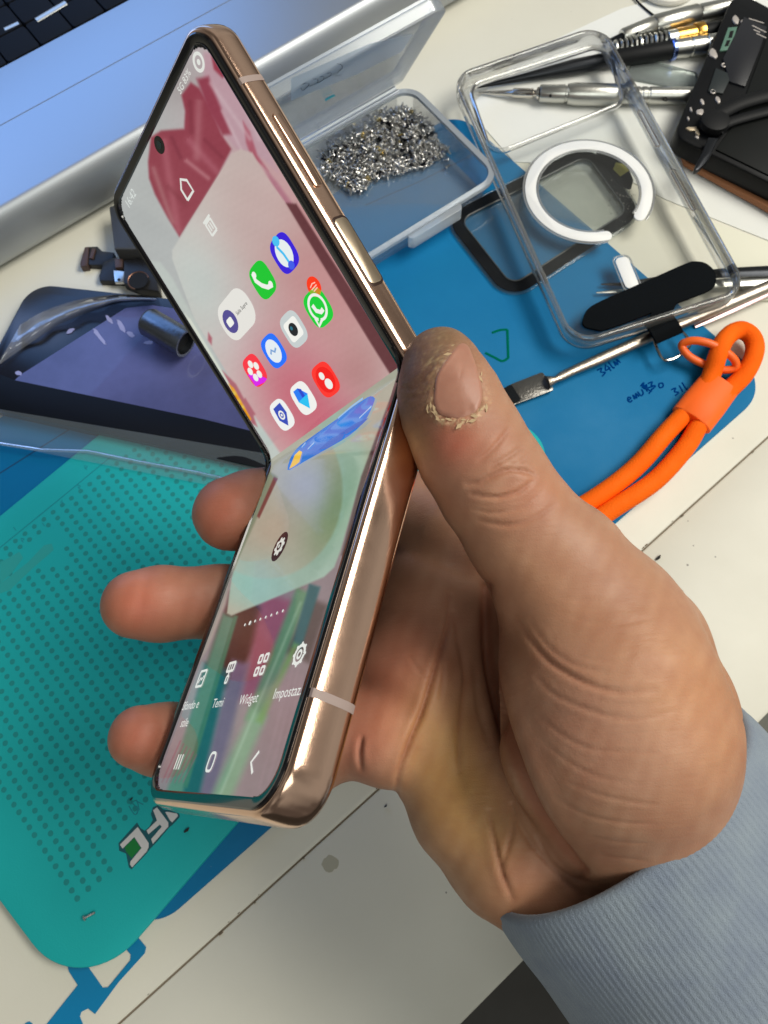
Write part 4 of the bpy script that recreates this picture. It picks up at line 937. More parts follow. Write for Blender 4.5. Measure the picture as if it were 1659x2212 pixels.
def paint_lower(X, Y):
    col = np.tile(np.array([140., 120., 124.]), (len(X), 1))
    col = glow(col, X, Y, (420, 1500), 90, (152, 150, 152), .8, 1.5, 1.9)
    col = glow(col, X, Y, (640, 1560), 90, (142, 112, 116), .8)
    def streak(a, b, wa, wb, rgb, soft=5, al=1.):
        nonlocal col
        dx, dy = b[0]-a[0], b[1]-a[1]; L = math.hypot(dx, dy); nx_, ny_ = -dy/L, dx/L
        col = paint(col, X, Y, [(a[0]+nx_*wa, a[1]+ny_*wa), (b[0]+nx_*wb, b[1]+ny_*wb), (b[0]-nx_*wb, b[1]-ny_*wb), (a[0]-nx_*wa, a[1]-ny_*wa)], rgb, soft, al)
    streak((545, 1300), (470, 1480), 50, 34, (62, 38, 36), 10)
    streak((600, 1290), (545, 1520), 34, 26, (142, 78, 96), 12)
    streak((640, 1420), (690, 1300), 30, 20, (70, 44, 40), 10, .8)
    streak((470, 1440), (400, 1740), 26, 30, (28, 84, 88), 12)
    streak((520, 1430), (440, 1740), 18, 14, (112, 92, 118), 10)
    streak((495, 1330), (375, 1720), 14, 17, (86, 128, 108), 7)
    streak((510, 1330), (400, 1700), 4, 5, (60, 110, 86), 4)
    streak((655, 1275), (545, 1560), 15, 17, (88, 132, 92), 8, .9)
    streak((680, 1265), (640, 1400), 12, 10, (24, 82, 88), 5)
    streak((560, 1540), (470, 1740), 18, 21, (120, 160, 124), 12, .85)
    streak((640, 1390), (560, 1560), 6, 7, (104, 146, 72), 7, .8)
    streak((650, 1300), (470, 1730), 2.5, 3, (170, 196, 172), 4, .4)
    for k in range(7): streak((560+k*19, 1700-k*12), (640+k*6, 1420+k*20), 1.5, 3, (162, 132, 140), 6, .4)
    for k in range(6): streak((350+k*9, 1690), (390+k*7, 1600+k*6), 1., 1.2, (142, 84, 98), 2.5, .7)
    col = glow(col, X, Y, (610, 1500), 40, (150, 120, 128), .5)
    # light card
    card = [(560, 1010), (900, 720), (880, 860), (775, 1050), (735, 1190), (722, 1225), (700, 1246), (500, 1330), (490, 1325), (500, 1250)]
    base = np.tile(np.array([176., 176., 158.]), (len(X), 1))
    base = glow(base, X, Y, (730, 1090), 60, (112, 138, 92), .95, 1.9, 1.9)
    base = glow(base, X, Y, (660, 1050), 60, (166, 172, 188), .8)
    base = glow(base, X, Y, (590, 1150), 70, (172, 158, 138), .7)
    base = glow(base, X, Y, (560, 1260), 60, (164, 190, 178), .8)
    a = 1-smv(-2.5, 2.5, pdist_v(X, Y, card)); col = col*(1-a[:, None])+base*a[:, None]
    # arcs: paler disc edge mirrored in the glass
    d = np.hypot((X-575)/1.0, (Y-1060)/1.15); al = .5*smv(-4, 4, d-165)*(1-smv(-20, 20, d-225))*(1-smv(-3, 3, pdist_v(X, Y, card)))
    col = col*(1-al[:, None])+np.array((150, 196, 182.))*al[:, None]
    # right side: mauve gap and page strips
    col = paint(col, X, Y, [(843, 860), (855, 850), (792, 1080), (748, 1205), (737, 1200), (780, 1030)], (78, 52, 54), 3)
    col = paint(col, X, Y, [(858, 860), (878, 860), (822, 1060), (765, 1225), (750, 1232), (738, 1210), (795, 1090)], (166, 152, 144), 3)
    col = paint(col, X, Y, [(802, 1055), (806, 1060), (796, 1100), (787, 1100), (790, 1075)], (190, 205, 196), 2)
    # left strips
    col = paint(col, X, Y, [(582, 1018), (600, 1030), (560, 1110), (500, 1240), (470, 1330), (455, 1330), (500, 1200)], (136, 142, 118), 3)
    col = paint(col, X, Y, [(592, 1030), (600, 1034), (560, 1120), (555, 1115)], (116, 62, 60), 2)
    col = paint(col, X, Y, [(470, 1300), (492, 1240), (500, 1245), (487, 1305), (450, 1400), (430, 1430)], (168, 158, 150), 4)
    return col
def rrect(u0, u1, s1, r, n=10):
    pts = [(u0, None)]; return pts
MG = .33
def screen_mesh(low):
    L = LL if low else LU; nu, ns = 170, 240; us = np.linspace(MG, PW-MG, nu); ss = np.linspace(0, L-MG, ns)*(1 if low else -1)
    V = np.array([surf(u, s, .0) if abs(s) < RB else HL+PU*u+(DL if s > 0 else DU)*abs(s) for s in ss for u in us])
    X, Y = w2px(V); c = (paint_lower if low else paint_upper)(X, Y)
    c += (noisev(X, Y, .05, 3 if low else 4)*4+noisev(X, Y, .3, 5)*2.0)[:, None]
    c = np.clip(c, 0, 255)/255; lin = np.where(c <= .04045, c/12.92, ((c+.055)/1.055)**2.4); cols = np.concatenate([lin, np.ones((len(lin), 1))], 1)
    ok = np.ones((ns, nu), bool); R_ = .75 if low else .6
    for j, s in enumerate(ss):
        for side, u in enumerate(us):
            a = abs(s); eu = min(u-MG, PW-MG-u); es = L-MG-a
            if eu < R_ and es < R_ and math.hypot(R_-eu, R_-es) > R_: ok[j, side] = False
    f = [(j*nu+i, j*nu+i+1, (j+1)*nu+i+1, (j+1)*nu+i) for j in range(ns-1) for i in range(nu-1) if ok[j, i] and ok[j, i+1] and ok[j+1, i] and ok[j+1, i+1]]
    mb = MB(); mb.add([tuple(p) for p in V], f); return mb.build('display', M_scr, phone, sharp=0, cols=cols)
M_scr = mat('lit_display', (.01, .01, .01, 1), .06, vcol=True, emis=('vcol', .86), spec=.5)
screen_mesh(True); screen_mesh(False)
for low in (True, False):
    # black field behind the rounded screen corners
    sweep('panel_field', low, [(.3, -.012), (.6, -.012)], M_bez, cap_last=True, hinge_cap=False)
# --- icons
def emat(name, rgb, st=1.0): return mat(name, (.01, .01, .01, 1), .1, emis=(srgb(*rgb), st), spec=.4)
def to_s(u0, s0, h):
    return lambda x, y, z: tuple(surf(u0+x, s0-y, h+z))
def icon_poly(mb, pts, u0, s0, h, t=.004): mb.prism(pts, 0, t, to=to_s(u0, s0, h), smooth=False)
def sq(a, b=None, n=28, p=3.2):
    b = b or a; out = []
    for k in range(n):
        t = 2*math.pi*k/n; c, s = math.cos(t), math.sin(t); out.append((a*abs(c)**(2/p)*np.sign(c), b*abs(s)**(2/p)*np.sign(s)))
    return out
def ell(cx, cy, a, b=None, n=20): b = b or a; return [(cx+a*math.cos(2*math.pi*k/n), cy+b*math.sin(2*math.pi*k/n)) for k in range(n)]
WHT = emat('icon_white', (236, 238, 232))
def arc_band(cx, cy, r, w, a0, a1, n=18): 
    return [(cx+(r+w)*math.cos(t), cy+(r+w)*math.sin(t)) for t in np.linspace(a0, a1, n)]+[(cx+(r-w)*math.cos(t), cy+(r-w)*math.sin(t)) for t in np.linspace(a1, a0, n)]
def line_band(pts, w):
    pts = [np.array(p, float) for p in pts]; L_, R_ = [], []
    for i, p in enumerate(pts):
        t = pts[min(i+1, len(pts)-1)]-pts[max(i-1, 0)]; t /= np.linalg.norm(t)+1e-9; n = np.array([-t[1], t[0]])*w; L_.append(tuple(p+n)); R_.append(tuple(p-n))
    return L_+R_[::-1]
IS = .43
def icon(px, py, rgb, glyphs, low=False, size=IS, label=None, name='app_icon', shape=None):
    u0, s0 = inv(px, py, low)
    mb = MB(); icon_poly(mb, shape or sq(size), u0, s0, .01); o = mb.build(name, emat('icon_%d_%d_%d' % rgb, rgb), phone, sharp=0)
    if label: o['label'] = label
    for k, (gr, polys) in enumerate(glyphs):
        mb = MB()
        for p in polys: icon_poly(mb, p, u0, s0, .018+.006*k)
        m_ = WHT if gr is None else emat('icon_%d_%d_%d' % gr, gr)
        g_ = mb.build('glyph', m_, o, sharp=0)
    return o
handset = line_band([(-.22, .26), (-.24, .12), (-.14, -.06), (.0, -.2), (.16, -.27), (.28, -.22)], .075)
icon(568, 605, (4, 196, 42), [(None, [line_band([(-.2, .3), (-.24, .12), (-.12, -.08), (.04, -.22), (.24, -.26)], .06), ell(-.17, .25, .08), ell(.2, -.22, .08)])], label='green app icon with white handset')
icon(615, 547, (52, 20, 214), [((228, 236, 236), [ell(0, 0, .3, .33)]), ((70, 190, 240), [ell(-.02, .34, .13, .12), line_band([(-.1, .24), (-.02, 0), (.0, -.25)], .035)]), ((60, 90, 230), [ell(.02, -.32, .12, .1)])], label='indigo app icon with pale planet')
icon(688, 665, (6, 205, 52), [(None, [arc_band(0, .02, .3, .035, -2.0, 4.0, 30), line_band([(-.28, -.14), (-.3, -.34), (-.1, -.27)], .035), line_band([(-.12, .14), (-.1, -.02), (.02, -.12), (.14, -.1)], .055)])], label='green app icon with white bubble and handset')
icon(679, 619, (250, 52, 10), [((255, 190, 170), [line_band([(-.12, .04), (.0, .08), (.12, .05)], .015), line_band([(-.12, -.02), (.12, -.01)], .015), line_band([(-.08, -.08), (.1, -.07)], .015)])], size=.22, shape=ell(0, 0, .24), label='red badge', name='notification_badge')
icon(635, 711, (196, 204, 204), [((240, 240, 234), [rpoly([(-.3, -.26), (.3, -.26), (.3, .26), (-.3, .26)], .1, 4)]), ((14, 22, 30), [ell(0, -.0, .17)]), ((30, 110, 130), [ell(-.03, .05, .05)])], label='grey camera app icon with dark lens')
icon(592, 758, (14, 110, 250), [((226, 234, 240), [ell(0, 0, .3, .32)]), ((120, 160, 210), [line_band([(-.16, -.02), (-.06, .06), (.04, -.04), (.16, .02)], .03)])], label='blue app icon with white bubble')
o = icon(551, 800, (246, 40, 60), [((214, 0, 230), [[(-.36, -.34), (.1, -.42), (.3, -.4), (.0, -.1), (-.38, .05)]]), (None, [ell(.2*math.cos(t), .2*math.sin(t), .11, .11, 12) for t in np.linspace(.3, 6.58, 6)[:-1]])], label='red and magenta app icon with white flower')
icon(656, 860, (238, 238, 234), [((20, 120, 240), [[(-.22, .3), (.02, .3), (.28, .02), (.02, .0), (-.25, 0)]]), ((20, 60, 200), [[(.02, .3), (.14, .22), (.12, .02), (0, .02)]]), ((20, 190, 240), [[(-.25, 0), (.28, .02), (.04, -.32)]])], label='white app icon with blue triangle')
icon(704, 820, (252, 44, 36), [((240, 0, 0), [ell(0, 0, .34, .34)]), (None, [ell(-.04, .13, .1), ell(.04, -.13, .14)])], label='red app icon with two white dots')
icon(610, 896, (236, 238, 236), [((40, 66, 180), [[(-.2, .28), (.22, .3), (.26, -.02), (.0, -.34), (-.24, -.08)]]), (None, [arc_band(0, 0, .11, .025, 0, 6.2), ell(0, 0, .04)])], label='white app icon with blue shield')
# contact tile
u0, s0 = inv(511, 680, False)
mb = MB(); icon_poly(mb, rpoly([(-.85, -.52), (.85, -.52), (.85, .52), (-.85, .52)], .45, 6), u0, s0, .01); o = mb.build('widget_tile', emat('tile_white', (226, 224, 218)), phone, sharp=0)
mb = MB(); icon_poly(mb, ell(-.38, 0, .32), u0, s0, .018); mb.build('avatar', emat('icon_purple', (76, 68, 142)), o, sharp=0)
mb = MB(); icon_poly(mb, rpoly([(-.54, -.12), (-.24, -.12), (-.24, .1), (-.54, .1)], .06, 3), u0, s0, .026); mb.build('glyph', WHT, o, sharp=0)
# text helper
def text_poly(s, size):
    cu = bpy.data.curves.new('t', 'FONT'); cu.body = s; cu.size = size; cu.align_x = 'CENTER'; cu.resolution_u = 3
    ob = bpy.data.objects.new('t', cu); COL.objects.link(ob); dg = bpy.context.evaluated_depsgraph_get(); dg.update()
    me = ob.evaluated_get(dg).to_mesh(); v = [tuple(x.co) for x in me.vertices]; f = [tuple(p.vertices) for p in me.polygons]
    bpy.data.objects.remove(ob); bpy.data.curves.remove(cu); return v, f
def text_on(mb, s, px, py, low, size, h=.012):
    u0, s0 = inv(px, py, low); v, f = text_poly(s, size)
    mb.add([surf(u0+x, s0-y, h) for x, y, z in v], f, False)
TXT = emat('screen_text', (222, 224, 218)); TXD = emat('screen_text_dark', (40, 36, 40), .6)
mb = MB(); text_on(mb, 'Salia Supre', 525, 669, False, .15, .02); mb.build('caption', TXD, phone, sharp=0)
for t_, (px, py) in (('Sfondo e', (413, 1532)), ('stile', (400, 1570)), ('Temi', (472, 1528)), ('Widget', (538, 1520)), ('Impostaz.', (622, 1506))):
    mb = MB(); text_on(mb, t_, px-3, py, True, .31); mb.build('caption', TXT, phone, sharp=0)
def line_icon(name, px, py, low, polys, m=TXT):
    u0, s0 = inv(px, py, low); mb = MB()
    for p in polys: icon_poly(mb, p, u0, s0, .012)
    return mb.build(name, m, phone, sharp=0)
def box_lines(x0, y0, x1, y1, w): return [line_band([(x0, y0), (x1, y0)], w), line_band([(x1, y0), (x1, y1)], w), line_band([(x1, y1), (x0, y1)], w), line_band([(x0, y1), (x0, y0)], w)]
line_icon('menu_icon', 436, 1466, True, box_lines(-.2, -.2, .2, .2, .03)+[line_band([(-.14, -.1), (-.03, .02), (.04, -.04), (.14, .06)], .022)])
line_icon('menu_icon', 497, 1450, True, box_lines(-.18, 0, .2, .2, .03)+[line_band([(0, 0), (0, -.12)], .025)]+box_lines(-.06, -.28, .06, -.12, .025)+[line_band([(-.06, .02), (-.06, .2)], .015), line_band([(.06, .02), (.06, .2)], .015)])
line_icon('menu_icon', 566, 1436, True, [q for a in (-.14, .14) for b in (-.14, .14) for q in box_lines(a-.08, b-.08, a+.08, b+.08, .028)])
gear = []
for k in range(48):
    t = 2*math.pi*k/48; r = .25 if (k//3) % 2 == 0 else .2; gear.append((r*math.cos(t), r*math.sin(t)))
line_icon('menu_icon', 648, 1414, True, [arc_band(0, 0, .19, .035, 0, 6.2, 26), arc_band(0, 0, .08, .025, 0, 6.2, 16)]+[ell(.23*math.cos(t), .23*math.sin(t), .035, .035, 8) for t in np.linspace(0, 6.28, 9)[:-1]])
o = icon(605, 1181, (52, 26, 28), [((214, 214, 206), [gear]), ((52, 26, 28), [ell(0, 0, .11)]), ((200, 200, 192), [ell(0, 0, .05)])], low=True, shape=ell(0, 0, .36, .40), label='dark round icon with white gear')
# page dots
mb = MB(); ua, sa_ = inv(530, 1350, True); ub, sb_ = inv(612, 1320, True)
for k in range(8):
    t = k/7; icon_poly(mb, ell(0, 0, .055 if k == 1 else .035), ua+(ub-ua)*t, sa_+(sb_-sa_)*t, .012)
mb.build('page_indicator', TXT, phone, sharp=0)
# nav bar
line_icon('nav_icon', 387, 1646, True, [line_band([(x, -.17), (x, .17)], .022) for x in (-.15, 0, .15)])
line_icon('nav_icon', 457, 1646, True, [line_band([(.15*abs(math.cos(t))**.6*np.sign(math.cos(t)), .19*abs(math.sin(t))**.6*np.sign(math.sin(t))) for t in np.linspace(0, 6.283, 30)], .028)])
line_icon('nav_icon', 548, 1647, True, [line_band([(.12, .2), (-.09, .0), (.12, -.2)], .032)])
# status icons and card icons
line_icon('status_icon', 430, 134, False, [arc_band(0, 0, .17, .035, 0, 6.3, 24), ell(0, 0, .06)])
mb = MB(); text_on(mb, '5G 83%', 402, 182, False, .22); mb.build('status_text', TXT, phone, sharp=0)
mb = MB(); text_on(mb, '16:42', 287, 436, False, .32); mb.build('clock_text', emat('clock_grey', (214, 220, 216)), phone, sharp=0)
line_icon('status_icon', 403, 407, False, [line_band([(-.2, -.2), (-.2, .1), (0, .26), (.2, .1), (.2, -.2), (-.2, -.2)], .035)])
line_icon('status_icon', 455, 487, False, box_lines(-.15, -.2, .15, .12, .03)+[line_band([(-.2, .18), (.2, .18)], .03), line_band([(-.05, -.12), (-.05, .06)], .02), line_band([(.05, -.12), (.05, .06)], .02)])
# punch-hole camera
u0, s0 = inv(345, 313, False)
mb = MB(); icon_poly(mb, ell(0, 0, .21, .21, 28), u0, s0, .008); o = mb.build('front_camera', M_bez, phone, sharp=0)
mb = MB(); icon_poly(mb, ell(0, 0, .1), u0, s0, .016); mb.build('lens', mat('lens_dark', srgb(50, 70, 70), .05), o, sharp=0)
# weather widget lying across the crease
pw = [inv(x, y, True) for x, y in ((625, 1018), (640, 975), (720, 915), (795, 856), (812, 858), (808, 880), (790, 905), (760, 948), (690, 1000), (650, 1022), (630, 1030))]
us = [p[0] for p in pw]; ss = [p[1] for p in pw]
def upp(px, py):
    a = inv(px, py, True); 
    if a[1] > .3: return a
    b = inv(px, py, False)
    return (b[0], min(b[1], -.05)) if b[1] < 0 else (a[0], max(a[1], .02))
wid = smooth_path([np.array(upp(x, y)) for x, y in ((623, 1016), (628, 994), (637, 978), (653, 962), (690, 935), (730, 907), (765, 881), (790, 864), (804, 857), (812, 862), (808, 876), (796, 902), (782, 920), (756, 943), (710, 970), (660, 998), (636, 1012))], 2, closed=True)
cx_, cy_ = np.mean([p[0] for p in wid]), np.mean([p[1] for p in wid])
v = [surf(cx_, cy_, .03)]; f = []; NR = 7; n = len(wid)
for r in range(1, NR+1):
    for p in wid: v.append(surf(cx_+(p[0]-cx_)*r/NR, cy_+(p[1]-cy_)*r/NR, .03))
for i in range(n): f.append((0, 1+i, 1+(i+1) % n))
for r in range(NR-1):
    for i in range(n): f.append((1+r*n+i, 1+(r+1)*n+i, 1+(r+1)*n+(i+1) % n, 1+r*n+(i+1) % n))
mb = MB(); mb.add(v, f); wo = mb.build('weather_widget', emat('widget_blue', (44, 116, 205)), phone, sharp=0)
def onw(pts, name, m, w=None):
    mb = MB(); q = [upp(x, y) for x, y in pts]
    if w: 
        q = line_band(q, w)
    c = np.mean(q, 0); k = len(q)
    mb.add([surf(a, b, .05) for a, b in q], [tuple(range(k))]); return mb.build(name, m, wo, sharp=0)
onw([(628, 1015), (640, 985), (650, 975), (656, 978), (650, 1000), (640, 1008)], 'sun_symbol', emat('sun_yellow', (236, 190, 60)))
onw([(690, 975), (720, 948), (750, 935), (742, 952), (712, 970)], 'cloud_symbol', emat('widget_light', (28, 100, 190)))
onw([(735, 940), (775, 915), (800, 905), (785, 920), (752, 940)], 'cloud_symbol', MATS['widget_light'])
for ln in ([(655, 968), (664, 958)], [(668, 972), (682, 958)], [(735, 905), (765, 880), (790, 862)], [(780, 905), (806, 880)]): onw(ln, 'widget_text', emat('widget_text', (150, 190, 230)), .03)
# side details on the right frame
def side_box(name, low, s0, s1, h0, h1, out, m, r=.1, lab=None):
    D_ = DL if low else DU; N_ = NL if low else NU
    pts = rpoly([(s0, h0), (s1, h0), (s1, h1), (s0, h1)], r, 6)
    mb = MB(); mb.prism(pts, -.05, out, min(.03, out*.6) if out > 0 else 0, to=lambda a, b, c: tuple(HL+PU*(PW+c)+D_*a+N_*b)); return fix_normals(mb.build(name, m, phone))
def s_of(px, py): return abs(inv(px, py, False)[1])
vs0, vs1 = s_of(565, 250), s_of(660, 415)
side_box('volume_button', False, vs1, vs0, -.50, -.26, .045, M_rose, .1)
pk0, pk1 = s_of(705, 480), s_of(790, 620)
side_box('power_button', False, pk1, pk0, -.60, -.20, .03, mat('key_gold', (.62, .5, .36, 1), .3, 1.), .12)
side_box('button_seam', False, pk1-.06, pk0+.06, -.64, -.16, .006, mat('seam_dark', srgb(60, 44, 38), .4, .6), .15)
def band(low, sc, w=.17):
    D_ = DL if low else DU; N_ = NL if low else NU; v = []; pr = [(.09, .004), (.036, -.021), (.011, -.08), (.0, -.16), (-.004, -.26), (-.004, -.36), (.0, -.46), (.014, -.56), (.046, -.645), (.11, -.706)]
    for (e, h) in pr:
        if h < -.1: h = -.1+(h+.1)*((TK*TKS[low]-.1)/(TK-.1))
        for a in (sc-w/2, sc+w/2): v.append(HL+PU*(PW-e+.002)+D_*a+N_*h)
    f = [(2*i, 2*i+1, 2*i+3, 2*i+2) for i in range(len(pr)-1)]
    mb = MB(); mb.add(v, f); return mb.build('antenna_band', M_band, phone)
sl = inv(702, 1490, True)[1]; band(True, sl); band(False, s_of(520, 172), .14)
tag(phone, 'rose gold folding phone half open in the hand, lit screen showing app icons', 'phone')
# ================================================================== HAND (one continuous skin, built as a blended volume)
def cp(px, py, Z): return np.array([(px-829.5)/FPX*Z, (py-1106)/FPX*Z, Z])
def chain(pts, k=0): return [(cp(x, y, Z), r*Z/FPX) for x, y, Z, r in pts], k
THUMB = chain([(952, 788, 16.75, 80), (962, 838, 16.6, 100), (980, 890, 16.5, 111), (1018, 968, 16.4, 119), (1068, 1050, 16.4, 121), (1128, 1140, 16.5, 126), (1205, 1232, 16.7, 150), (1290, 1370, 17.0, 188)])
THEN = chain([(1290, 1370, 17.0, 186), (1310, 1470, 16.6, 226), (1335, 1590, 16.6, 246), (1360, 1690, 17.2, 222), (1420, 1800, 18.0, 200)])
BACKT = chain([(1240, 1330, 17.8, 150), (1375, 1400, 17.8, 148), (1430, 1540, 17.8, 152), (1450, 1680, 17.8, 160), (1560, 1860, 18.4, 190), (1750, 2060, 19.2, 215)])
HYPO = chain([(905, 1490, 18.9, 110), (950, 1620, 18.7, 118), (1020, 1740, 18.4, 132), (1110, 1830, 18.1, 150), (1240, 1900, 18.2, 170), (1420, 2060, 18.9, 190), (1580, 2200, 19.5, 200)])
PALM = [chain([(985, 1165, 21.0, 108), (1100, 1330, 20.9, 125), (1250, 1480, 19.8, 150), (1400, 1700, 18.6, 170)]),
        chain([(920, 1290, 20.2, 105), (1040, 1450, 20.5, 120), (1150, 1600, 19.8, 145), (1330, 1800, 18.6, 170)]),
        chain([(880, 1410, 19.7, 95), (960, 1530, 19.7, 110), (1080, 1680, 19.3, 135), (1250, 1850, 18.5, 160)])]
FING = [chain([(497, 1110, 22.3, 80), (545, 1103, 22.7, 86), (640, 1085, 23.6, 88), (780, 1090, 23.2, 90), (900, 1120, 21.6, 98), (985, 1165, 20.4, 108)]),
        chain([(293, 1306, 21.0, 73), (345, 1304, 21.3, 79), (470, 1300, 22.2, 77), (620, 1290, 22.6, 82), (780, 1285, 21.8, 90), (920, 1300, 20.2, 104)]),
        chain([(303, 1592, 19.6, 67), (350, 1598, 20.1, 74), (450, 1590, 21.0, 78), (600, 1560, 21.0, 82), (740, 1500, 20.4, 92), (860, 1450, 19.5, 104), (905, 1490, 19.2, 108)]),
        chain([(560, 1650, 18.8, 66), (660, 1640, 18.8, 76), (760, 1580, 18.6, 92), (840, 1590, 18.4, 104), (905, 1560, 18.6, 108)])]
def cap_d(p, ch):
    m = None
    for (a, ra), (b, rb) in zip(ch[:-1], ch[1:]):
        ab = b-a; t = np.clip(((p-a)@ab)/(ab@ab), 0, 1); q = p-a-t[:, None]*ab; d = np.sqrt((q*q).sum(1))-(ra+(rb-ra)*t)
        m = d if m is None else smin(m, d, .25)
    return m
def smin(a, b, k): h = np.clip(.5+.5*(b-a)/k, 0, 1); return b+(a-b)*h-k*h*(1-h)
# the phone as a box in camera coordinates, so the skin presses against it
def cam_of(w): w = w-CAM; return np.array([w@RT, -(w@UP), w@FW])
Rc = np.array([RT, -UP, FW])
def slab(p, D, N, L, TKk=.76):
    q = p-cam_of(HL); u = q@(Rc@PU); s = q@(Rc@D); h = q@(Rc@N)
    return np.maximum.reduce([-.02-u, u-PW-.005, -.1-s, s-L-.005, h-.06, -TKk-.06-h])
def sdf(p):
    d = cap_d(p, HYPO[0])
    for c in PALM: d = smin(d, cap_d(p, c[0]), 1.0)
    d = smin(d, cap_d(p, BACKT[0]), .9)
    t = smin(cap_d(p, THUMB[0]), cap_d(p, THEN[0]), .5)
    d = smin(d, t, .26)
    for k, c in enumerate(FING): d = smin(d, cap_d(p, c[0]), .22)
    d = np.maximum(d, -slab(p, DL, NL, LL, 1.0)); d = np.maximum(d, -slab(p, DU, NU, LU))
    return d
hs = .052; lo_b = np.array([-8.6, -4.6, 13.3]); hi_b = np.array([12.2, 12.4, 25.6]); dims = np.ceil((hi_b-lo_b)/hs).astype(int)
# coarse pass, then fine samples only near the skin
B = 6; cd = np.ceil(dims/B).astype(int)
ci = np.stack(np.meshgrid(*[np.arange(k) for k in cd], indexing='ij'), -1).reshape(-1, 3)
cc = lo_b+(ci+.5)*B*hs; dc = sdf(cc); near = np.abs(dc) < B*hs*.95+.12
grid = np.ones(cd*B, np.float32)
sub = np.stack(np.meshgrid(*[np.arange(B)]*3, indexing='ij'), -1).reshape(-1, 3)
neg = ci[(~near) & (dc < 0)]
for a in sub: grid[neg[:, 0]*B+a[0], neg[:, 1]*B+a[1], neg[:, 2]*B+a[2]] = -1
nb = ci[near]
for k in range(0, len(nb), 2000):
    ii = (nb[k:k+2000, None, :]*B+sub[None]).reshape(-1, 3); grid[ii[:, 0], ii[:, 1], ii[:, 2]] = sdf(lo_b+ii*hs)
def surface_nets(g):
    s = g < 0; nx, ny, nz = g.shape
    cnt = np.zeros((nx-1, ny-1, nz-1), np.int8)
    for dx in (0, 1):
        for dy in (0, 1):
            for dz in (0, 1): cnt += s[dx:nx-1+dx, dy:ny-1+dy, dz:nz-1+dz]
    act = (cnt > 0) & (cnt < 8); idx = np.argwhere(act); vid = -np.ones(act.shape, np.int32); vid[act] = np.arange(len(idx))
    acc = np.zeros((len(idx), 3)); n = np.zeros(len(idx))
    cor = [(a, b, c) for a in (0, 1) for b in (0, 1) for c in (0, 1)]
    for i, a in enumerate(cor):
        for b in cor[i+1:]:
            if sum(abs(x-y) for x, y in zip(a, b)) != 1: continue
            va_ = g[idx[:, 0]+a[0], idx[:, 1]+a[1], idx[:, 2]+a[2]]; vb_ = g[idx[:, 0]+b[0], idx[:, 1]+b[1], idx[:, 2]+b[2]]
            m = (va_ < 0) != (vb_ < 0); t = va_/(va_-vb_+1e-12)
            pt_ = np.array(a)+t[:, None]*(np.array(b)-np.array(a)); acc[m] += pt_[m]; n[m] += 1
    v = idx+acc/n[:, None]; faces = []
    for ax in range(3):
        o1, o2 = [k for k in range(3) if k != ax]
        sl0 = [slice(None)]*3; sl1 = [slice(None)]*3; sl0[ax] = slice(0, -1); sl1[ax] = slice(1, None)
        ch_ = s[tuple(sl0)] != s[tuple(sl1)]; e = np.argwhere(ch_)
        e = e[(e[:, o1] > 0) & (e[:, o2] > 0) & (e[:, o1] < g.shape[o1]-1) & (e[:, o2] < g.shape[o2]-1)]
        q = []
        for (a, b) in ((1, 1), (0, 1), (0, 0), (1, 0)):
            k = e.copy(); k[:, o1] -= a; k[:, o2] -= b; q.append(vid[k[:, 0], k[:, 1], k[:, 2]])
        q = np.stack(q, 1); inside = s[e[:, 0], e[:, 1], e[:, 2]]; flip = inside if ax != 1 else ~inside
        q[~flip] = q[~flip][:, ::-1]; faces.append(q)
    return v, np.concatenate(faces)
hv, hf = surface_nets(grid); hv = lo_b+hv*hs
def grad(p, e=.02): return np.stack([(sdf(p+np.eye(3)[k]*e)-sdf(p-np.eye(3)[k]*e))/(2*e) for k in range(3)], 1)
gN = grad(hv, .06); gN /= np.linalg.norm(gN, axis=1)[:, None]+1e-9
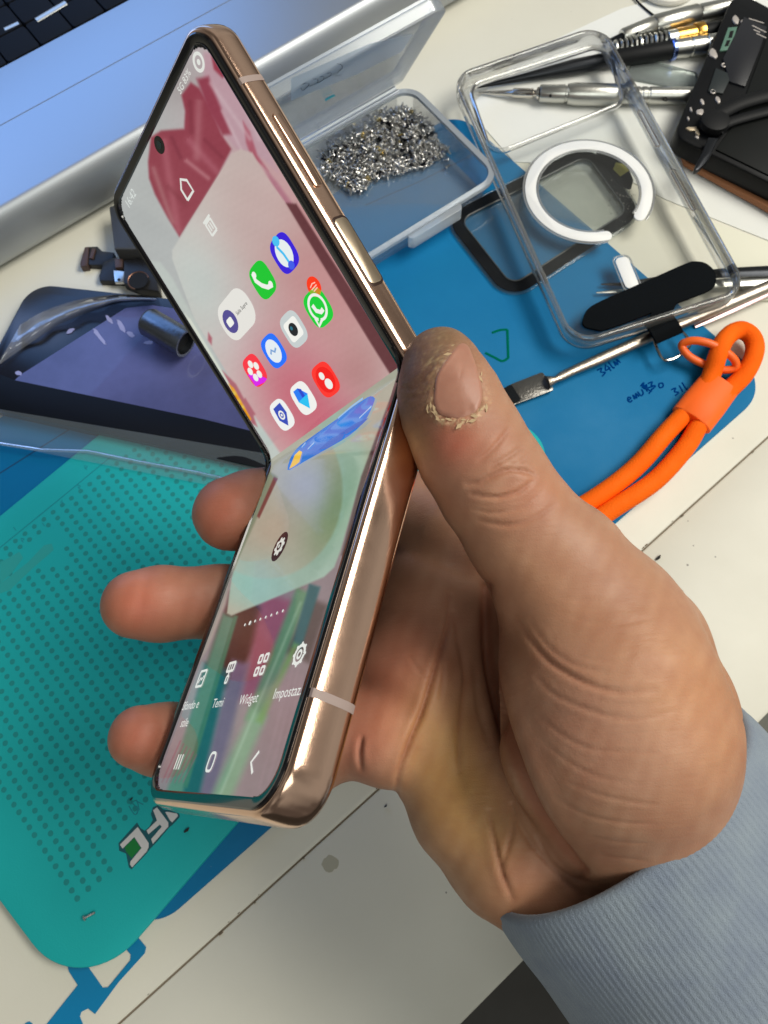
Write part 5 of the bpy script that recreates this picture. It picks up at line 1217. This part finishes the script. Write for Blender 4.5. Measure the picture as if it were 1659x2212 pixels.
# creases and skin folds, cut into the skin where each lies
HX = 829.5+FPX*hv[:, 0]/hv[:, 2]; HY = 1106+FPX*hv[:, 1]/hv[:, 2]; front = (gN*hv).sum(1)/np.linalg.norm(hv, axis=1) < .05
def c6(pts): return [(713+.57*x, 1097+.57*y) for x, y in pts]
CREASE = [  # points, width px, depth cm, max depth Z
    ([(1010, 1046), (1040, 1040), (1093, 1016), (1135, 1018), (1158, 1030)], 6, .075, 17.5), ([(1020, 1068), (1075, 1074), (1120, 1062), (1152, 1038)], 5, .07, 17.5), ([(1036, 1125), (1090, 1134), (1140, 1126), (1200, 1090)], 6, .045, 17.5),
    ([(1036, 995), (1062, 972), (1083, 948), (1100, 925)], 6, .05, 17.5), ([(1060, 1010), (1100, 985), (1128, 965)], 5, .045, 17.5), ([(1090, 1000), (1118, 1002), (1140, 985)], 4, .035, 17.5), ([(1020, 1100), (1070, 1108), (1130, 1095), (1172, 1062)], 4, .025, 17.5),
    ([(860, 930), (866, 960), (880, 1000)], 5, .02, 17.5), ([(866, 862), (885, 860), (905, 858)], 4, .02, 17.5), ([(858, 835), (870, 838), (890, 842)], 4, .02, 17.5),
    (c6([(700, 420), (760, 500), (830, 580), (920, 640), (1010, 680), (1110, 700), (1230, 690)]), 8, .11, 18), (c6([(760, 440), (840, 540), (940, 600), (1040, 620)]), 7, .05, 18),
    (c6([(780, 640), (840, 700), (940, 750), (1060, 790), (1180, 800), (1300, 770)]), 6, .06, 18), (c6([(790, 790), (880, 860), (980, 910), (1100, 925), (1240, 928)]), 5, .05, 18),
    (c6([(800, 880), (900, 960), (1020, 1020), (1180, 1050)]), 5, .04, 18), (c6([(900, 1040), (1000, 1080), (1120, 1110), (1240, 1125)]), 5, .04, 18), (c6([(860, 1100), (960, 1160), (1080, 1190), (1230, 1200)]), 5, .035, 18),
    (c6([(1000, 1250), (1100, 1268), (1220, 1275)]), 5, .03, 18), (c6([(1020, 1320), (1120, 1330), (1200, 1338)]), 5, .03, 18), (c6([(960, 700), (1080, 740), (1200, 745)]), 4, .025, 18), (c6([(930, 560), (1040, 580), (1150, 560)]), 5, .03, 18),
    (c6([(880, 400), (980, 430), (1100, 440), (1210, 420)]), 6, .025, 18), (c6([(850, 330), (960, 350), (1080, 350)]), 5, .02, 18),
    # palm
    (c6([(590, 300), (590, 420), (600, 560), (640, 760), (690, 920), (760, 1100), (850, 1250), (960, 1380)]), 15, .42, 21),
    (c6([(455, 330), (440, 460), (400, 600), (350, 760), (300, 890), (262, 1000), (252, 1075)]), 7, .13, 21), (c6([(470, 400), (490, 520), (510, 640), (500, 760), (490, 900), (492, 1000)]), 8, .08, 21),
    (c6([(540, 600), (560, 760), (600, 900)]), 9, .06, 21), (c6([(425, 560), (428, 640), (420, 720)]), 5, .05, 21),
    (c6([(600, 1150), (625, 1270), (650, 1380), (690, 1480)]), 7, .10, 21), (c6([(690, 1120), (690, 1220), (670, 1300), (655, 1350)]), 6, .06, 21), (c6([(690, 1130), (740, 1240), (820, 1340), (900, 1420), (960, 1470)]), 7, .09, 21), (c6([(790, 1250), (840, 1340), (920, 1400), (1000, 1420)]), 6, .07, 21),
    (c6([(120, 870), (112, 930), (118, 990)]), 6, .12, 21), (c6([(300, 560), (340, 620), (380, 640)]), 5, .04, 21)]
disp = np.zeros(len(hv))
for pts, w, dp, zm in CREASE:
    pts = smooth_path([np.array(p, float) for p in pts], 5); m = np.full(len(hv), 1e9); tt = np.zeros(len(hv))
    bb = np.array(pts); sel = np.where((HX > bb[:, 0].min()-6*w) & (HX < bb[:, 0].max()+6*w) & (HY > bb[:, 1].min()-6*w) & (HY < bb[:, 1].max()+6*w) & front & (hv[:, 2] < zm))[0]
    X, Y = HX[sel], HY[sel]; ms = np.full(len(sel), 1e9); tp = np.zeros(len(sel)); K = len(pts)-1
    for i in range(K):
        a, b = pts[i], pts[i+1]; dx, dy = b-a; t = np.clip(((X-a[0])*dx+(Y-a[1])*dy)/(dx*dx+dy*dy+1e-9), 0, 1); d = np.hypot(X-a[0]-dx*t, Y-a[1]-dy*t); c = d < ms; ms[c] = d[c]; tp[c] = (i+t[c])/K
    dp *= {21: 1.6, 17.5: 2.0}.get(zm, 1.0)
    fade = np.sin(np.clip(tp*1.0, .04, .96)*math.pi)**.5
    disp[sel] += (-dp*.42*np.exp(-(ms/(w*.75))**2)+dp*.10*np.exp(-((ms-2.1*w)/(1.4*w))**2))*fade
# fine natural unevenness
disp += .010*noisev(hv[:, 0]*60, hv[:, 1]*60, .05, 9)+.006*noisev(hv[:, 0]*60+hv[:, 2]*20, hv[:, 1]*60, .12, 10)
# fine lines running across thumb base
fl_ = np.sin((HY*.42+HX*.10)+3*noisev(HX, HY, .02, 12)*3)*.5+.5; msk = np.exp(-(((HX-1240)/190)**2+((HY-1560)/230)**2))*(hv[:, 2] < 17.5); disp -= .006*fl_**6*msk
# dry torn skin round the nail
nail_poly = [(988, 748), (1000, 742), (1012, 749), (1022, 772), (1031, 800), (1041, 839), (1038, 872), (1022, 892), (992, 902), (958, 899), (939, 880), (939, 839), (946, 806), (967, 775)]
dn = pdist_v(HX, HY, nail_poly); thumbz = (hv[:, 2] < 17.3) & front
rwt = smv(835, 890, HY)+.55*(HX < 975)*(1-smv(800, 860, HY))+.25; rimm = np.exp(-((dn-10)/11)**2)*thumbz*np.clip(rwt*(1+.7*noisev(HX, HY, .12, 51)), 0, 1.2); disp += .022*rimm*(1+1.4*noisev(HX, HY, .22, 21))
disp += thumbz*np.exp(-((dn-8)/16)**2)*.03*noisev(HX, HY, .9, 22)*smv(700, 900, HY)
disp -= thumbz*(1-smv(-6, 2, dn))*.05
hv2 = hv+gN*disp[:, None]
# skin colour: redness, dirt, dry pale skin, tan and yellow patches, darker red creases
skin = np.tile(np.array([168., 125., 99.]), (len(hv), 1))
def spot(c, r, rgb, al, ax=1., ang=0., zm=99): 
    global skin
    old = skin.copy(); skin = glow(skin, HX, HY, c, r, rgb, al, ax, ang); skin[hv[:, 2] > zm] = old[hv[:, 2] > zm]
for c, r in (((480, 1110), 85), ((300, 1306), 90), ((300, 1590), 80)): spot(c, r, (190, 108, 86), .85)
spot((420, 1306), 60, (184, 112, 92), .6)
spot((975, 955), 60, (186, 104, 84), .8, 1.2, .2, 17.4); spot((895, 800), 80, (92, 68, 52), 1.0, 1.5, -1.2, 17.4); spot((900, 745), 55, (100, 76, 58), .9, 1, 0, 17.4)
spot((960, 715), 50, (128, 100, 74), .85, 1.4, 0, 17.4); spot((880, 900), 60, (126, 90, 66), .7, 1.4, 1.2, 17.4); spot((900, 960), 30, (206, 156, 96), .6, 1.6, 1.2, 17.4)
spot((1140, 1070), 60, (182, 120, 92), .5, 1.5, -.3, 17.6); spot((1080, 950), 30, (170, 112, 86), .5)
spot((850, 1480), 110, (186, 112, 92), .8, 1.4, 1.8); spot((790, 1600), 70, (190, 116, 94), .7); spot((990, 1720), 90, (206, 160, 92), .75, 2.2, 1.1); spot((960, 1600), 60, (196, 150, 88), .6, 2, 1.4)
spot((1120, 1900), 70, (176, 116, 86), .5); spot((1480, 1500), 110, (206, 152, 108), .6, 1.8, 1.1); spot((1250, 1560), 120, (186, 138, 116), .5)
spot((1180, 1290), 90, (202, 146, 110), .5, 1.8, .9)
skin += (noisev(HX, HY, .03, 31)*8+noisev(HX, HY, .11, 32)*6)[:, None]*np.array([.8, 1, 1.])
gr_ = np.clip(noisev(HX, HY, .25, 61)+.6*noisev(HX, HY, .6, 62), 0, 1)*np.exp(-(((HX-900)/75)**2+((HY-800)/120)**2))*thumbz; skin = skin*(1-.5*gr_[:, None])+np.array([74., 58., 46.])*.5*gr_[:, None]
gr_ = np.clip(noisev(HX, HY, .3, 63)+.6*noisev(HX, HY, .7, 64)-.1, 0, 1)*np.exp(-(((HX-925)/60)**2+((HY-770)/100)**2))*thumbz; skin = skin*(1-.6*gr_[:, None])+np.array([168., 150., 112.])*.6*gr_[:, None]
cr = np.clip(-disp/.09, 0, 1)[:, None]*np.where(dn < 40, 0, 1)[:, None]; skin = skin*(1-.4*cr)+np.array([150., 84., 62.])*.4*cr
dry = np.clip(rimm*(.35+.9*np.clip(noisev(HX, HY, .45, 41)+noisev(HX, HY, .9, 42), -.3, 1)), 0, 1); lowr = smv(820, 880, HY)*.5+.5
dry = (dry*lowr)[:, None]; skin = skin*(1-.85*dry)+np.array([222., 200., 158.])*.85*dry
dl = np.exp(-((dn-24)/16)**2)*thumbz*(HX < 960)*(HY < 850)*np.clip(noisev(HX, HY, .35, 43)*1.3, 0, 1); dl = dl[:, None]; skin = skin*(1-.7*dl)+np.array([176., 160., 118.])*.7*dl
skin = np.clip(skin, 0, 255)/255; sl_ = np.where(skin <= .04045, skin/12.92, ((skin+.055)/1.055)**2.4)
M_skin = mat('skin', (.5, .3, .2, 1), .46, vcol=True, bump=[('voronoi', 1900, .08), ('noise', 2600, .14), ('line12', 1100, .18), ('line-40', 800, .12)], sss=.15, spec=.36, var=(110, .35, srgb(146, 94, 76)))
hw = c2w(hv2)
o0 = hw.mean(0); me = bpy.data.meshes.new('person')
me.vertices.add(len(hw)); me.vertices.foreach_set('co', ((hw-o0)*CM).astype(np.float32).ravel())
me.loops.add(4*len(hf)); me.loops.foreach_set('vertex_index', hf.astype(np.int32).ravel()); me.polygons.add(len(hf))
me.polygons.foreach_set('loop_start', np.arange(0, 4*len(hf), 4, dtype=np.int32)); me.update(calc_edges=True); me.validate()
me.polygons.foreach_set('use_smooth', [True]*len(me.polygons))
ca = me.color_attributes.new('Col', 'FLOAT_COLOR', 'POINT'); ca.data.foreach_set('color', np.concatenate([sl_, np.ones((len(sl_), 1))], 1).astype(np.float32).ravel())
me.materials.append(M_skin); person = bpy.data.objects.new('person', me); COL.objects.link(person); person.location = Vector(o0)*CM; ORG['person'] = o0
# orient the faces outward
nrm = np.zeros(len(me.polygons)*3, np.float32); me.polygons.foreach_get('normal', nrm); nrm = nrm.reshape(-1, 3)
fc = hf[:, 0]; gw = gN[:, 0:1]*RT-gN[:, 1:2]*UP+gN[:, 2:3]*FW
if (nrm*gw[fc]).sum(1).mean() < 0: me.flip_normals()
tag(person, 'open hand in a grey blue sleeve holding the folding phone, thumb rough and dirty', 'person')
print('hand verts', len(hv), 'holes', holes)
# fingernail
bvh = BVHTree.FromPolygons([tuple(q) for q in hw], [tuple(int(i) for i in q) for q in hf])
np_ = smooth_path([np.array(p, float) for p in offset(np.array(nail_poly, float)*[1, 1], 0)], 4, closed=True); ncx, ncy = np.mean(np_, 0)
rings_ = [0, .25, .45, .62, .76, .88, .96, 1.02]
def hit(px, py):
    d = (px-829.5)/FPX*RT-(py-1106)/FPX*UP+FW; d = d/np.linalg.norm(d); r = bvh.ray_cast(Vector(CAM), Vector(d)); return np.array(r[0]) if r[0] is not None else None
nv = []; n = len(np_); dirc = (CAM-C(ncx, ncy, 16)); dirc /= np.linalg.norm(dirc)
base_ = []
for r in rings_:
    for p in (np_ if r > 0 else [np.array([ncx, ncy])]):
        x, y = ncx+(p[0]-ncx)*r, ncy+(p[1]-ncy)*r; h = hit(x, y); 
        if h is None: h = nv[-1]
        nv.append(h+dirc*(.055*(1-r**5)+.045-(.05 if r > 1 else 0)))
nf = [(0, 1+i, 1+(i+1) % n) for i in range(n)]+[(1+(r-1)*n+i, 1+r*n+i, 1+r*n+(i+1) % n, 1+(r-1)*n+(i+1) % n) for r in range(1, len(rings_)-1) for i in range(n)]
# smooth nail depth
nv = np.array(nv)
for _ in range(6):
    q = nv.copy()
    for r in range(1, len(rings_)-2):
        for i in range(n):
            a = 1+(r-1)*n+i; b = 1+r*n+i; c = 1+(r-2)*n+i if r > 1 else 0; q[a] = nv[a]*.4+.15*(nv[1+(r-1)*n+(i+1) % n]+nv[1+(r-1)*n+(i-1) % n]+nv[b]+nv[c])
    nv = q
mb = MB(); mb.add(nv, nf); no = mb.build('fingernail', mat('nail', srgb(158, 110, 92), .42, coat=.0, var=(120, .5, srgb(178, 130, 108)), bump=[('noise', 500, .15)], sss=.1), person, sharp=0); fix_normals(no)
# flakes of dry skin at the cuticle
mb = MB()
for k in range(60):
    t = rng.random()
    i = rng.integers(0, n); p = np_[i]
    if p[1] < 860 and rng.random() < .8: continue
    x, y = ncx+(p[0]-ncx)*rng.uniform(.97, 1.3), ncy+(p[1]-ncy)*rng.uniform(.95, 1.28); h = hit(x, y)
    if h is None or abs(h[2]-nv[0][2]) > 3: continue
    a = math.atan2(p[1]-ncy, p[0]-ncx)+math.pi/2+rng.normal()*.55; L = rng.uniform(.02, .11); w = L*rng.uniform(.2, .5)
    ex = (math.cos(a)*RT-math.sin(a)*UP); ey = (math.sin(a)*RT+math.cos(a)*UP); b = h+dirc*rng.uniform(.01, .03)
    mb.add([b-ex*L, b-ey*w+dirc*.01, b+ex*L+dirc*rng.uniform(0, .03), b+ey*w], [(0, 1, 2, 3)])
fo = mb.build('dry_skin', mat('dry_skin', srgb(186, 160, 124), .8), person, sharp=0); fo['kind'] = 'stuff'
# ------------------------------------------------------------------ sleeve
def sleeve():
    cen = cp(1312, 1723, 17.9); a = cp(1572, 1520, 17.9)-cp(1052, 1926, 17.9); ra = np.linalg.norm(a)/2-.02; a /= np.linalg.norm(a)
    ax = np.array([.60, .71, .07]); ax -= a*(ax@a); ax /= np.linalg.norm(ax)
    b = np.cross(ax, a); 
    if b[2] > 0: b = -b
    return cen, a, b, ax, ra
cen, sa3, sb3, sax, ra = sleeve()
print('near rim px', 829.5+FPX*(cen+sb3*2.9)[0]/(cen+sb3*2.9)[2], 1106+FPX*(cen+sb3*2.9)[1]/(cen+sb3*2.9)[2])
NT = 640; 
prof_s = [(-.02, -.16, .9), (-.02, -.10, .2), (0, .0, 0), (.0, .08, -.06), (0, .12, .05)]
tl = [(.9, -.14), (.3, -.13), (.06, -.12), (-.03, -.06), (-.05, .02), (0, .1), (.08, .14), (.2, .13)]+[(t, .13+.05*t+.02*math.sin(t*1.6)) for t in np.linspace(.35, 12, 70)]
v = []
for (t, dr) in tl:
    for k in range(NT):
        an = 2*math.pi*k/NT; rb = 2.95
        rib = (.5+.5*math.cos(k*2*math.pi/4))*(.014 if t > .15 else .006)
        wob = .07*math.sin(3*an+t*.5)+.05*math.sin(5*an-t*.9+1)*min(1, t*.5+.2)+.03*math.sin(t*2.2+an*2)
        fold = .10*math.sin(an*4+t*1.1)*smv(1.5, 6, np.array([max(t, 0)]))[0]
        r1 = ra+dr+rib+wob*.5+fold+max(t, 0)*.03; r2 = rb+dr+rib+wob+fold+max(t, 0)*.04
        v.append(cen+sax*t+sa3*r1*math.cos(an)+sb3*r2*math.sin(an))
f = [(r*NT+i, r*NT+(i+1) % NT, (r+1)*NT+(i+1) % NT, (r+1)*NT+i) for r in range(len(tl)-1) for i in range(NT)]
M_knit = mat('knit_sleeve', srgb(132, 143, 154), .95, bump=[('noise', 3600, .6)], var=(90, .6, srgb(106, 116, 138)), sheen=.2, spec=.15)
mb = MB(); mb.add(c2w(np.array(v)), f); so = fix_normals(mb.build('sleeve', M_knit, person, sharp=0))
# trousers below the desk edge
tp0 = P(1009, 2212, -9)
v = []; f = []; nx = ny = 40
for i in range(nx):
    for j in range(ny):
        q = sA+dS*(18+i*1.3)-nS*(wfront+1.0+j*.8-1.2); z = -9-.10*(j-12)**2*.12+.35*math.sin(i*.5+j*.3)+.2*math.sin(i*1.1-j*.4)
        v.append((q[0], q[1], z))
for i in range(nx-1):
    for j in range(ny-1): f.append((i*ny+j, (i+1)*ny+j, (i+1)*ny+j+1, i*ny+j+1))
mb = MB(); mb.add(v, f); tro = mb.build('trousers', mat('grey_cloth', srgb(116, 116, 108), .9, bump=[('noise', 1200, .5)], var=(30, .6, srgb(92, 92, 88))), person, sharp=0)
